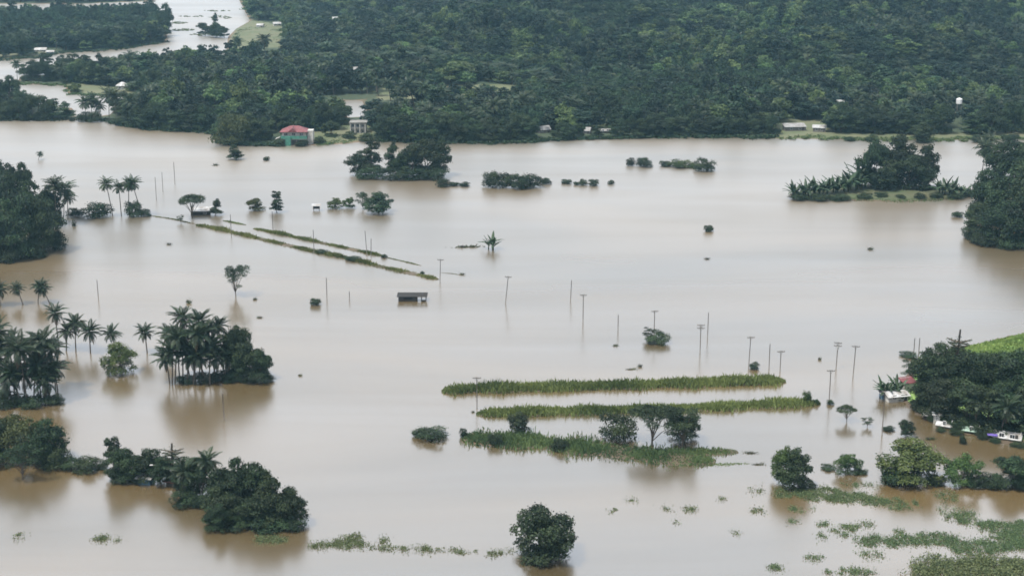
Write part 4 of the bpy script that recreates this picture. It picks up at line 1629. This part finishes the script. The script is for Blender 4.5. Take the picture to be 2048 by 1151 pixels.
ranked('s', [(1133, 367, 22, 10), (1152, 370, 10, 8), (1166, 370, 20, 13), (1187, 371, 20, 15), (1222, 368, 14, 9)],
       'small bush in the dotted line of five in open water, {} from the left', G)
G = 'bushes off the far shore'
tree('s', 1261, 332, 15, 19, 'narrow dark bush at the left end of the far line of bushes', G)
tree('s', 1286, 333, 32, 21, 'rounded dark bush second in the far line of bushes', G)
tree('s', 1330, 332, 26, 12, 'faint low bush in the middle of the far line of bushes', G)
tree('y0', 1360, 334, 40, 17, 'long yellow-green bush in the far line of bushes', G)
tree('y0', 1388, 335, 26, 11, 'small yellow-green bush beside the large end bush', G)
tree('s', 1409, 341, 38, 28, 'large dark bush at the right end of the far line of bushes', G)

# wooded island on the right
G = 'wooded island on the right'
many('b', [(1748, 378, 66, 98), (1792, 376, 84, 104), (1840, 376, 62, 88), (1765, 382, 70, 62), (1818, 381, 76, 72), (1852, 382, 40, 44)], 'tall dark broadleaf tree in the middle of the wooded island', G)
ranked('n', [(1588, 396, 36, 38), (1612, 396, 36, 44), (1632, 394, 38, 46), (1652, 392, 38, 44), (1670, 389, 38, 46), (1690, 387, 40, 52), (1708, 383, 42, 60), (1724, 378, 40, 66)],
       'upright banana clump on the left arm of the wooded island, {} from the left', G)
ranked('n', [(1884, 391, 38, 44), (1904, 393, 36, 40), (1926, 393, 30, 28)], 'banana clump on the right arm of the wooded island, {} from the left', G)
many('s', [(1600, 399, 46, 14), (1640, 400, 44, 14), (1680, 400, 40, 12), (1912, 396, 40, 14), (1938, 393, 22, 16), (1762, 396, 26, 14), (1800, 398, 22, 11), (1730, 398, 30, 15), (1840, 398, 26, 14), (1872, 397, 24, 13)], 'low bush along the shore of the wooded island', G)

# grove at the right edge
G = 'grove at the right edge in the middle distance'
many('b', [(1985, 375, 60, 92), (2024, 385, 80, 108), (2070, 400, 90, 130), (1972, 432, 66, 96), (2012, 444, 84, 120), (2062, 460, 90, 140), (1956, 468, 56, 62), (1998, 488, 80, 88), (2046, 492, 92, 120)],
     'dark broadleaf tree packed into the grove at the right edge', G)
ranked('p', [(1962, 360, 44, 76), (1978, 352, 46, 78)], 'palm on the left side of the right-edge grove, {} from the left', G, fine=False)
many('s', [(1940, 476, 40, 26), (1975, 489, 56, 26), (2025, 495, 60, 26)], 'leafy bush over the water at the right-edge grove', G)

# palms at the left edge
ranked('p', [(0, 610, 42, 44), (47, 609, 33, 40), (75, 607, 36, 43), (101, 608, 36, 40)], 'short palm standing in the water at the left edge, {} of four from the left', 'four short palms at the left edge')
G = 'palms right of the left-edge palm grove'
palm(118, 700, 46, 88, 'tall palm with a round head above the left-edge palm grove', G, var=0)
palm(132, 702, 44, 50, 'dark palm below the tall round-headed palm', G, var=3)
palm(151, 703, 46, 66, 'slender palm second from the right end of the left palm row', G, var=1)
palm(181, 704, 50, 56, 'drooping palm at the right end of the left palm row', G, var=0)
palm(233, 702, 40, 46, 'small palm directly behind the round bush tree', None, var=3)
tree('g0', 243, 746, 62, 62, 'round bright green bush tree alone in the water between the palm groves')
palm(294, 704, 42, 52, 'lone palm left of the large palm grove', None, var=0)
palm(321, 708, 44, 56, 'palm touching the left side of the large palm grove', None, var=2)

G = 'large flooded palm grove'
for i, s in enumerate(sorted([(345, 768, 64, 84), (350, 766, 56, 112), (366, 764, 54, 142), (386, 768, 66, 122), (405, 764, 58, 136), (419, 768, 62, 92), (431, 758, 50, 112), (449, 752, 46, 112), (468, 754, 50, 88), (374, 766, 56, 74), (400, 762, 58, 100), (436, 756, 50, 76), (458, 756, 54, 66), (360, 760, 56, 100), (340, 766, 56, 66), (392, 766, 60, 66), (412, 764, 60, 72), (428, 762, 56, 62), (446, 760, 56, 58), (380, 752, 56, 88)])):
    palm(s[0], s[1], s[2] * .98, s[3], 'dark coconut palm in the large flooded palm grove, %s trunk from the left' % ORD[i], G)
tree('b', 480, 752, 52, 108, 'tall broadleaf tree over the right half of the large palm grove', G)
many('b', [(500, 758, 58, 80), (522, 760, 44, 64), (478, 758, 52, 66)], 'dark broadleaf tree at the right end of the large palm grove', G)
many('s', [(372, 764, 40, 16), (410, 762, 46, 20), (440, 760, 40, 22), (470, 760, 50, 22), (510, 762, 60, 22), (536, 761, 22, 16)], 'low bush at the foot of the large palm grove', G)

G = 'left-edge palm grove'
ls = [(-24, 790, 80, 120), (8, 800, 84, 152), (30, 790, 80, 118), (56, 806, 86, 134), (76, 790, 80, 108), (98, 798, 78, 136), (118, 795, 72, 78), (42, 806, 70, 78), (14, 806, 70, 80), (90, 807, 62, 70), (66, 800, 74, 90), (112, 782, 70, 100), (0, 800, 74, 100), (48, 800, 76, 64), (104, 804, 70, 58), (24, 802, 76, 62), (82, 796, 74, 76)]
for i, s in enumerate(sorted(ls)):
    palm(s[0], s[1], s[2] * .84, s[3], 'dark coconut palm in the grove cut by the left edge, %s trunk from the left' % ORD[i], G)
many('s', [(15, 808, 70, 26), (70, 808, 60, 22), (110, 805, 40, 18)], 'low dark bush under the palms of the left-edge grove', G)

# trees at the lower left
G = 'trees at the lower left edge'
tree('v0', 36, 922, 90, 96, 'olive tree at the lower left edge', G)
tree('b', 92, 924, 84, 92, 'dark tree behind the olive tree at the lower left edge', G)
tree('b', -10, 928, 80, 92, 'dark tree cut by the lower left edge', G)
tree('o', 46, 958, 70, 84, 'ragged tree with a bare trunk in front of the olive tree', G)
many('s', [(112, 932, 60, 44), (142, 936, 44, 24)], 'dark bush tailing off right of the lower-left trees', G)
tree('s', 176, 939, 56, 28, 'rounded bush linking the lower-left trees and the wooded spit', G)
tree('s', 205, 937, 22, 12, 'smallest bush just left of the wooded spit', G)

# wooded spit at the lower left
G = 'wooded spit at the lower left'
tree('t0', 231, 958, 46, 90, 'tall rounded tree at the left tip of the near wooded spit', G)
many('b', [(258, 962, 60, 72), (292, 962, 66, 66), (322, 966, 60, 60), (372, 975, 62, 64), (402, 995, 66, 84), (440, 1005, 60, 78), (470, 1020, 78, 112), (505, 1030, 84, 112), (548, 1045, 84, 100), (585, 1050, 62, 76), (455, 1040, 70, 74), (520, 1050, 80, 70)],
     'dark broadleaf tree in the near wooded spit', G)
tree('w0', 346, 972, 52, 92, 'layered tree rising above the middle of the near wooded spit', G)
palm(402, 998, 56, 92, 'palm with upswept leaves in the middle of the near wooded spit', G, var=1)
palm(372, 1000, 56, 70, 'low palm at the front of the near wooded spit', G, var=3)
many('s', [(240, 962, 44, 22), (270, 964, 36, 18), (372, 1006, 60, 30), (400, 1012, 44, 26), (480, 1052, 60, 30), (540, 1056, 70, 30), (590, 1056, 50, 28)], 'dark bush along the water side of the near wooded spit', G)
tree('b', 431, 1060, 50, 56, 'small tree hanging over the water below the near wooded spit', G)

# tree-lined bank in the middle right
G = 'trees on the grassy bank beside the reed beds'
tree('s', 864, 874, 64, 22, 'flat dark bush at the left end of the grassy bank', G)
tree('s', 838, 872, 24, 16, 'small bush at the very left tip of the grassy bank', G)
tree('s', 926, 872, 14, 20, 'small upright bush between the flat bush and the grassy bank', G)
tree('b', 1037, 862, 44, 40, 'small dark tree on the grassy bank below the near reed bed', G)
tree('s', 990, 888, 30, 26, 'bluish bush near the left end of the grassy bank', G)
tree('s', 1120, 898, 32, 24, 'bluish bush in the middle of the grassy bank', G)
tree('s1', 1232, 876, 66, 56, 'dense dark round bush left of the tall spreading tree', G)
tree('u1', 1305, 890, 100, 84, 'tall spreading tree with a bare trunk on the grassy bank', G)
tree('o', 1366, 894, 74, 86, 'ragged drooping tree right of the tall spreading tree', G)
tree('b', 1368, 878, 58, 62, 'dark leafy head behind the ragged drooping tree', G)
tree('y0', 1612, 806, 18, 30, 'yellow-green shrub on the right end of the near reed bed')
tree('s', 1632, 808, 14, 12, 'dark shrub at the right tip of the near reed bed')
tree('s', 1314, 684, 46, 24, 'leaning leafy bush around the foot of a crossarm pole')
tree('o', 1297, 680, 26, 26, 'twiggy sapling at the left of the leaning bush under the pole')
tree('s', 1509, 737, 20, 15, 'tiny bush at the foot of the pole behind the far reed bed')
tree('s', 1660, 808, 14, 11, 'dark tuft at the foot of the tall pole by the near reed bed')
tree('u0', 1693, 842, 38, 34, 'small flat-headed tree in the water right of the near reed bed')
tree('o', 1735, 853, 24, 20, 'half-drowned twiggy bush right of the small flat-headed tree')
tree('b', 1814, 872, 30, 34, 'small round-headed tree in the brown water off the village')
tree('s', 1925, 887, 14, 20, 'thin shrub in the brown water off the village')
tree('s', 1778, 859, 26, 7, 'flat drowned bush left of the small round-headed tree')

# lower right
tree('b2', 1588, 974, 70, 80, 'tall leafy tree with a flat foot at the lower right', None)
tree('g1', 1566, 965, 48, 78, 'lighter green tree behind the tall leafy tree with the flat foot', None)
tree('s', 1610, 974, 36, 22, 'small bush at the right foot of the tall leafy tree')
tree('g0', 1695, 944, 50, 42, 'domed small tree in open water right of the leafy tree')
tree('s', 1655, 937, 26, 9, 'low drift of leaves left of the domed small tree')
tree('s', 1722, 945, 26, 9, 'low drift of leaves right of the domed small tree')
G = 'line of bushes at the lower right edge'
tree('g0', 1825, 962, 122, 82, 'largest round bush of the lower right line, bright on top', G)
tree('s', 1800, 965, 70, 34, 'dark skirt of leaves under the largest round bush', G)
tree('s', 1772, 951, 22, 13, 'small tuft left of the largest round bush', G)
tree('g1', 1924, 968, 68, 62, 'dark dome bush second in the lower right line', G)
tree('s', 1962, 970, 62, 26, 'low bush between the dark dome and the edge bush', G)
tree('b', 2024, 972, 76, 66, 'tall bush cut by the lower right edge', G)
many('s', [(1870, 966, 40, 18), (2000, 974, 50, 28), (2040, 976, 40, 26)], 'low dark bush filling a gap in the lower right line', G)
tree('b', 1090, 1112, 116, 110, 'large round dark tree standing alone at the bottom edge', None)

tree('s', 1090, 1114, 90, 34, 'dark skirt of bush round the foot of the lone bottom-edge tree')

# village trees
G = 'trees of the flooded village'
many('b', [(1872, 792, 88, 112), (1848, 775, 56, 78), (1912, 806, 92, 112), (1952, 792, 84, 92), (1992, 802, 94, 98), (2036, 802, 88, 108), (1884, 838, 84, 84), (1930, 848, 92, 88), (1974, 858, 84, 92), (2016, 858, 92, 88), (2062, 872, 96, 112),
           (1960, 752, 70, 46), (2002, 756, 82, 54), (2046, 760, 84, 58), (1844, 822, 50, 62), (1900, 770, 70, 80)], 'dark broadleaf tree in the wooded village on the right bank', G)
tree('w0', 1905, 790, 54, 142, 'emergent bare-topped tree with level limbs above the village', G)
banana(1769, 794, 46, 50, 'spiky banana clump at the water tip of the village', G)
banana(1792, 790, 40, 44, 'banana clump behind the broad white village roof', G)
tree('o', 1822, 765, 44, 46, 'twiggy tree behind the red village roof', G)
tree('s', 1815, 712, 30, 9, 'low weedy bush in the water behind the village', G)
many('s', [(1835, 820, 36, 26), (1868, 842, 26, 16), (1915, 858, 40, 18), (1965, 870, 36, 20), (1800, 800, 22, 14), (2000, 874, 30, 20), (1882, 862, 22, 9), (1912, 868, 26, 12), (1964, 876, 24, 13), (1990, 884, 22, 10), (2036, 892, 30, 10)], 'dark shrub along the village waterline', G)
ranked('p', [(1950, 860, 60, 70), (2000, 868, 60, 76)], 'dark palm at the village waterline, {} from the left', G)

# river at the upper left
G = 'trees standing in the far river'
ranked('b', [(410, 72, 30, 26), (432, 75, 32, 28), (449, 76, 22, 22)], 'tree standing in the far river bend, {} from the left', G)
tree('t1', 432, 60, 16, 34, 'taller thin tree behind the clump in the far river bend', G)
tree('g1', 150, 186, 30, 20, 'yellow-green bush on the bank of the far channel')
palm(35, 160, 24, 38, 'lone palm leaning at the left end of the far island wood', fine=False)
G = 'dark palm islet between the two far woods'
many('p', [(172, 241, 36, 46), (182, 242, 36, 50), (192, 241, 30, 36)], 'dark palm on the islet between two far woods', G, fine=False)
many('s', [(170, 243, 26, 22), (190, 244, 28, 24)], 'dark bush at the foot of the palm islet', G)


G = 'bushes round the shore houses'
tree('s', 604, 292, 26, 12, 'low bush in front of the stilts of the red-roofed house', G)
tree('s', 640, 288, 24, 18, 'bush at the right of the white annex of the red-roofed house', G)
tree('b', 662, 276, 34, 34, 'round tree on the lawn left of the concrete building', G)
tree('s', 700, 279, 30, 18, 'bush at the left foot of the concrete building', G)
tree('s', 732, 282, 28, 18, 'bush at the right foot of the concrete building', G)
tree('s', 560, 292, 22, 16, 'bush at the left foot of the red-roofed house', G)

# ------------------------------------------------------------------ floating debris
def debris_mesh(seed, leafy):
    mb = MB()
    for k in range(7):
        a = rng.uniform(0, 6.28)
        L = rng.uniform(0.5, 1.2)
        p0 = np.array([rng.uniform(-.3, .3), rng.uniform(-.2, .2), -.05])
        p1 = p0 + np.array([math.cos(a) * L * .5, math.sin(a) * L * .3, rng.uniform(.05, .35)])
        p2 = p1 + np.array([math.cos(a + .4) * L * .5, math.sin(a + .4) * L * .3, rng.uniform(-.1, .3)])
        mb.tube([p0, p1, p2], [.08, .05, .02], 5)
    lb = MB()
    n = 90
    P = rng.normal(size=(n, 3)) * np.array([.42, .3, .14]) + np.array([0, 0, .12])
    P[:, 2] = np.abs(P[:, 2])
    lb.leaves(P, rng.normal(size=(n, 3)) + np.array([0, 0, .6]), .22)
    return mb.mesh('branches', [M['timber']]), lb.mesh('debris_leaves', [M['leaf_olive']])


DEB = [debris_mesh(i, True) for i in range(3)]
for i, (x, y, w, h, lb) in enumerate((
    (338, 489, 14, 6, 'tiny floating branch below the left end of the drowned dyke'),
    (378, 606, 14, 12, 'drowned snag left of the lone open-crowned tree'),
    (510, 599, 10, 8, 'tiny snag right of the lone open-crowned tree'),
    (519, 635, 16, 5, 'thin drift of debris above the right end of the large palm grove'),
    (601, 751, 10, 6, 'speck of debris right of the large palm grove'),
    (431, 331, 14, 7, 'small raft of debris below the far shore at the left'),
    (1414, 518, 14, 5, 'thin black log drifting below the small black bush'),
    (1742, 499, 14, 8, 'small dark snag left of the right-edge grove'),
    (1231, 691, 13, 6, 'small black snag left of the pole with the bush'),
    (1280, 733, 12, 9, 'pale snag above the middle of the far reed bed'),
    (1265, 738, 26, 3, 'thin drift line left of the pale snag'),
    (935, 494, 62, 7, 'long floating branch left of the spiky banana clump'),
    (924, 549, 14, 6, 'dark snag at the right end of the thin grass line'),
    (1640, 719, 8, 9, 'tiny pale snag left of the thick pole'),
    (946, 824, 8, 6, 'speck of debris left of the near reed bed'),
    (1500, 905, 34, 4, 'dark drift line beyond the thin grass tongue'),
    (1520, 928, 30, 3, 'faint drift line below the grass tongue'),
    (1860, 878, 26, 9, 'sticks poking from the brown water off the village'),
    (148, 452, 12, 20, 'dark stump in the water below the bush by the left grove'),
)):
    p = U(x, y)
    s = MPP(x, y)
    k, kz = w * s / 1.9, h * s / 0.62
    r = empty('floating_branch', p, rng.uniform(-.3, .3), (k, min(k, 1.6), kz))
    tag(r, lb, 'debris', 'debris adrift in the flood')
    inst('branches', DEB[i % 3][0], r)
    inst('leaves', DEB[i % 3][1], r)


# ------------------------------------------------------------------ front rows of the far woods, tree by tree
def row(pts, n, w, h, label, group, kinds='bbbbt', palms=0.0, jit=3.0, z=0.4):
    P = np.array(pts, float)
    seg = np.linalg.norm(np.diff(P, axis=0), axis=1)
    cum = np.concatenate([[0], np.cumsum(seg)])
    got = {'tree': [], 'palm': []}
    for i in range(n):
        s = cum[-1] * (i + rng.uniform(.2, .8)) / n
        x = np.interp(s, cum, P[:, 0])
        y = np.interp(s, cum, P[:, 1]) - rng.uniform(0, jit)
        if any(abs(x - hx) < hw + w * .3 and hy - 6 < y < hy + 40 for hx, hy, hw in HOUSE_SPOTS):
            continue
        ww, hh = w * rng.uniform(.75, 1.3), h * rng.uniform(.72, 1.25)
        if rng.random() < palms:
            got['palm'].append((x, y, w * 1.0, hh * 1.15))
        else:
            got['tree'].append((x, y, ww, hh))
    for i, s in enumerate(sorted(got['palm'])):
        palm(*s, label.replace('broadleaf tree', 'palm') + ', %s from the left' % ORD[i], group, fine=False, z=z)
    for i, s in enumerate(sorted(got['tree'])):
        tree(kinds[int(rng.integers(len(kinds)))], *s, label + ', %s from the left' % ORD[i], group, z=z)


L0 = 'broadleaf tree fronting the '
row([(212, 240), (240, 248), (300, 257), (370, 261), (425, 263)], 14, 40, 44, L0 + 'far wood left of the rounded olive tree', 'front row of the far wood, left stretch', palms=.08)
row([(225, 226), (300, 240), (420, 246)], 11, 42, 46, 'second-row broadleaf tree of the far wood at the left', 'second row of the far wood, left stretch', palms=.1)
tree('v0', 462, 289, 66, 62, 'rounded olive tree leaning over the water left of the red-roofed house', z=.3)
row([(440, 270), (500, 284), (548, 282)], 5, 40, 48, 'broadleaf tree between the rounded olive tree and the red-roofed house', 'trees left of the red-roofed house')
row([(560, 268), (600, 266), (640, 264), (672, 258)], 7, 44, 52, 'dark broadleaf tree behind the red-roofed house', 'trees behind the red-roofed house')
many('b', [(650, 262, 52, 58), (684, 250, 40, 46)], 'large dark tree between the red-roofed house and the pond', 'trees left of the pond', z=.4)
row([(752, 281), (820, 283), (900, 284), (1000, 284), (1062, 281)], 20, 42, 50, L0 + 'far wood from pond to pale sheds', 'front row of the far wood, middle stretch', palms=.06)
row([(748, 262), (850, 266), (1050, 262)], 16, 42, 46, 'second-row broadleaf tree of the far wood behind the island clump', 'second row of the far wood, middle stretch', palms=.1)
row([(1100, 280), (1160, 278), (1240, 275), (1360, 273)], 12, 30, 34, L0 + 'far wood beside the pale sheds', 'front row of the far wood, by the sheds')
row([(1280, 274), (1360, 272), (1460, 271), (1550, 270)], 15, 40, 46, L0 + 'far wood left of the farm clearing', 'front row of the far wood, before the clearing', palms=.05)
row([(1670, 268), (1760, 270), (1900, 272), (2060, 268)], 18, 42, 52, L0 + 'far wood right of the farm clearing', 'front row of the far wood, right stretch', palms=.05)
many('s', [(1745, 283, 26, 16), (1800, 284, 30, 15), (1960, 284, 36, 16), (2020, 283, 30, 18), (1700, 282, 20, 10)], 'low bush on the grassy shore below the right wood', 'bushes on the right far shore')
tree('b', 1845, 284, 42, 40, 'dark round tree standing forward on the right far shore')
row([(-40, 238), (30, 239), (90, 239), (146, 239)], 8, 40, 44, L0 + 'wooded spit at the upper left edge', 'upper left wooded spit')
row([(-30, 205), (10, 205), (30, 206)], 4, 36, 44, 'broadleaf tree behind the wooded spit at the upper left edge', 'upper left wooded spit')
row([(45, 164), (120, 166), (200, 172)], 11, 30, 38, L0 + 'island wood left of the white hipped roof', 'far island wood', palms=.25)
row([(60, 150), (200, 150), (330, 150)], 11, 32, 36, 'broadleaf tree in the second row of the far island wood', 'far island wood', palms=.15)
row([(262, 190), (330, 186), (400, 180)], 7, 36, 40, 'broadleaf tree on the bank right of the white hipped roof', 'far channel bank')
row([(0, 117), (60, 114), (130, 102), (240, 96), (328, 82)], 16, 32, 38, L0 + 'wood across the far river', 'wood across the far river', palms=.1)
row([(330, 78), (334, 60)], 2, 28, 46, 'tall broadleaf tree at the corner of the wood across the river', 'wood across the far river')

# ------------------------------------------------------------------ the far wood itself: one mass of crowns
sx = np.arange(-1000, 1000, 9.2)
sy = np.arange(800, 2500, 9.2)
FX, FY = np.meshgrid(sx, sy)
FX = FX + rng.uniform(-2.8, 2.8, FX.shape)
FY = FY + rng.uniform(-2.8, 2.8, FY.shape)
FX, FY = FX.reshape(-1), FY.reshape(-1)
FS = land_sd(FX, FY)
FZ = height(FX, FY, FS)
# pixel position of each foot, to keep the wood to what can be seen from about here
dz = FZ - CAM_H
dep = FY * CP - dz * SP
ppx = 1024 + FOC * FX / dep
ppy = 575.5 - FOC * (FY * SP + dz * CP) / dep
ok = (FS > 5) & (ppx > -330) & (ppx < 2380) & (ppy > -90)
clear = np.zeros(FX.shape, bool)
for q in FIELDS_AND_LIT_BAND:
    clear |= sdist(q, FX, FY) > 0
for hx, hy, hw in HOUSE_SPOTS:
    clear |= (np.abs(ppx - hx) < hw + 6) & (ppy > hy - 8) & (ppy < hy + 38)
clear |= (ppx > 668) & (ppx < 746) & (ppy > 202) & (ppy < 292)
clear |= (ppx > 535) & (ppx < 640) & (ppy > 262)
clear |= (ppx > 1560) & (ppx < 1665) & (ppy > 240)
# the river bend stays open to the eye: no tall trees on the near bank in front of it
clear |= (ppx > 440) & (ppx < 575) & (ppy > 40) & (ppy < 132) & (rng.random(FX.shape) < 0.75)
ok &= ~clear
# front rows are built tree by tree above
ok &= ~((FS < 17) & (ppy > 150))
FX, FY, FZ, ppx_, ppy_ = FX[ok], FY[ok], FZ[ok], ppx[ok], ppy[ok]
nF = len(FX)
pat = np.sin(FX / 47.0 + 2 * np.sin(FY / 90.0)) + np.sin(FY / 61.0 + 1.3 * np.sin(FX / 75.0))
hs = (0.95 + 0.16 * pat) * rng.uniform(0.65, 1.35, nF)
ws = rng.uniform(0.9, 1.6, nF)
big = rng.random(nF) < 0.16
ws = np.where(big, ws * 1.45, ws)
hs = np.where(big, hs * 1.30, hs)
# species gather in stands: pale crowns, deep crowns, palms
st = np.sin(FX / 38.0 + 1.7 * np.sin(FY / 55.0)) + np.sin(FY / 44.0 - 1.2 * np.sin(FX / 66.0)) + rng.normal(0, .8, nF)
pm = np.sin(FX / 83.0 + 0.5) + np.sin(FY / 71.0 + np.sin(FX / 50.0)) + rng.normal(0, .7, nF)
kind = np.where(st > 0.9, rng.choice([3, 4], nF), np.where(st < -1.0, rng.choice([5, 6], nF), rng.choice([0, 1, 2], nF)))
kind = np.where(pm > 1.3, rng.choice([7, 8], nF), kind)
ws = np.where(kind >= 7, 1.0, ws)
hs = np.where(kind >= 7, np.clip(hs, .7, 1.2) * 1.15, hs)
FT = []
ng = bpy.data.node_groups.new('forest_scatter', 'GeometryNodeTree')
ng.interface.new_socket('Geometry', in_out='INPUT', socket_type='NodeSocketGeometry')
ng.interface.new_socket('Geometry', in_out='OUTPUT', socket_type='NodeSocketGeometry')
gi = ng.nodes.new('NodeGroupInput')
go = ng.nodes.new('NodeGroupOutput')
iop = ng.nodes.new('GeometryNodeInstanceOnPoints')
jn = ng.nodes.new('GeometryNodeJoinGeometry')


def forest_pattern(i):
    mb = MB()
    if i < 7:
        shape = 'tall' if i == 2 else 'round'
        c, cs = crown_shape(10 if i != 2 else 7, 11 if i != 2 else 14, 2.5, 22, 1500, 1.1, shape)
        mb.v, mb.f, mb.m, mb.t = c.v, c.f, [0] * len(c.f), c.t
        mb.tube([(0, 0, -1.5), (0, 0, 5), (.2, .1, 8)], [.3, .22, .1], 5, 1)
        return mb.mesh('forest_tree', [M[('leaf_blue', 'leaf_blue', 'leaf_blue', 'leaf_forest_light', 'leaf_forest_light', 'leaf_forest_deep', 'leaf_forest_deep')[i]], M['bark']])
    T = PALM[i - 7]
    c, t = T['parts']
    mb.v = list(c.v)
    mb.f = list(c.f)
    mb.m = [0] * len(c.f)
    mb.t = list(c.t)
    b = len(mb.v)
    mb.v += t.v
    mb.f += [tuple(b + q for q in f) for f in t.f]
    mb.m += [1] * len(t.f)
    mb.t += [.5] * len(t.f)
    return mb.mesh('forest_palm', [M['palm'], M['palm_bark']])


for i in range(9):
    ob = bpy.data.objects.new('forest_pattern', forest_pattern(i))
    FT.append(ob)
    oi = ng.nodes.new('GeometryNodeObjectInfo')
    oi.inputs['Object'].default_value = ob
    oi.inputs['As Instance'].default_value = True
    ng.links.new(oi.outputs['Geometry'], jn.inputs['Geometry'])


def named(nm, typ):
    nn = ng.nodes.new('GeometryNodeInputNamedAttribute')
    nn.data_type = typ
    nn.inputs['Name'].default_value = nm
    return nn


n_i, n_r, n_s = named('pick', 'INT'), named('turn', 'FLOAT_VECTOR'), named('grow', 'FLOAT_VECTOR')
e2r = ng.nodes.new('FunctionNodeEulerToRotation')
ng.links.new(gi.outputs[0], iop.inputs['Points'])
ng.links.new(jn.outputs[0], iop.inputs['Instance'])
iop.inputs['Pick Instance'].default_value = True


def att(nn):
    return next(o for o in nn.outputs if o.enabled and o.name == 'Attribute')


ng.links.new(att(n_i), iop.inputs['Instance Index'])
ng.links.new(att(n_r), e2r.inputs[0])
ng.links.new(e2r.outputs[0], iop.inputs['Rotation'])
ng.links.new(att(n_s), iop.inputs['Scale'])
ng.links.new(iop.outputs[0], go.inputs[0])
fm = bpy.data.meshes.new('forest')
fm.vertices.add(nF)
fm.vertices.foreach_set('co', np.stack([FX, FY, FZ - .2], -1).reshape(-1))
a = fm.attributes.new('pick', 'INT', 'POINT')
a.data.foreach_set('value', kind.astype(np.int32))
a = fm.attributes.new('turn', 'FLOAT_VECTOR', 'POINT')
a.data.foreach_set('vector', np.stack([rng.uniform(-.06, .06, nF), rng.uniform(-.06, .06, nF), rng.uniform(0, 6.28, nF)], -1).reshape(-1).astype(np.float32))
a = fm.attributes.new('grow', 'FLOAT_VECTOR', 'POINT')
a.data.foreach_set('vector', np.stack([ws, ws * rng.uniform(.85, 1.15, nF), hs], -1).reshape(-1).astype(np.float32))
forest = inst('forest', fm)
md = forest.modifiers.new('scatter', 'NODES')
md.node_group = ng
tag(forest, 'dense blue-green forest covering the hillside behind the flood', 'forest', kind='stuff')
print('forest trees', nF)

# ------------------------------------------------------------------ the air
hb = MB()
hb.box(-2500, 2500, -600, 4400, -6, 170)
hz = bpy.data.materials.new('haze')
hz.use_nodes = True
hz.node_tree.nodes.clear()
ho = hz.node_tree.nodes.new('ShaderNodeOutputMaterial')
hv = hz.node_tree.nodes.new('ShaderNodeVolumePrincipled')
hv.inputs['Color'].default_value = (0.42, 0.78, 1.0, 1)
hv.inputs['Density'].default_value = 0.000075
hv.inputs['Anisotropy'].default_value = 0.2
hz.node_tree.links.new(hv.outputs[0], ho.inputs['Volume'])
haze = inst('haze', hb.mesh('haze', [hz]))
tag(haze, 'thin bluish haze over the flooded plain', 'haze', kind='stuff')
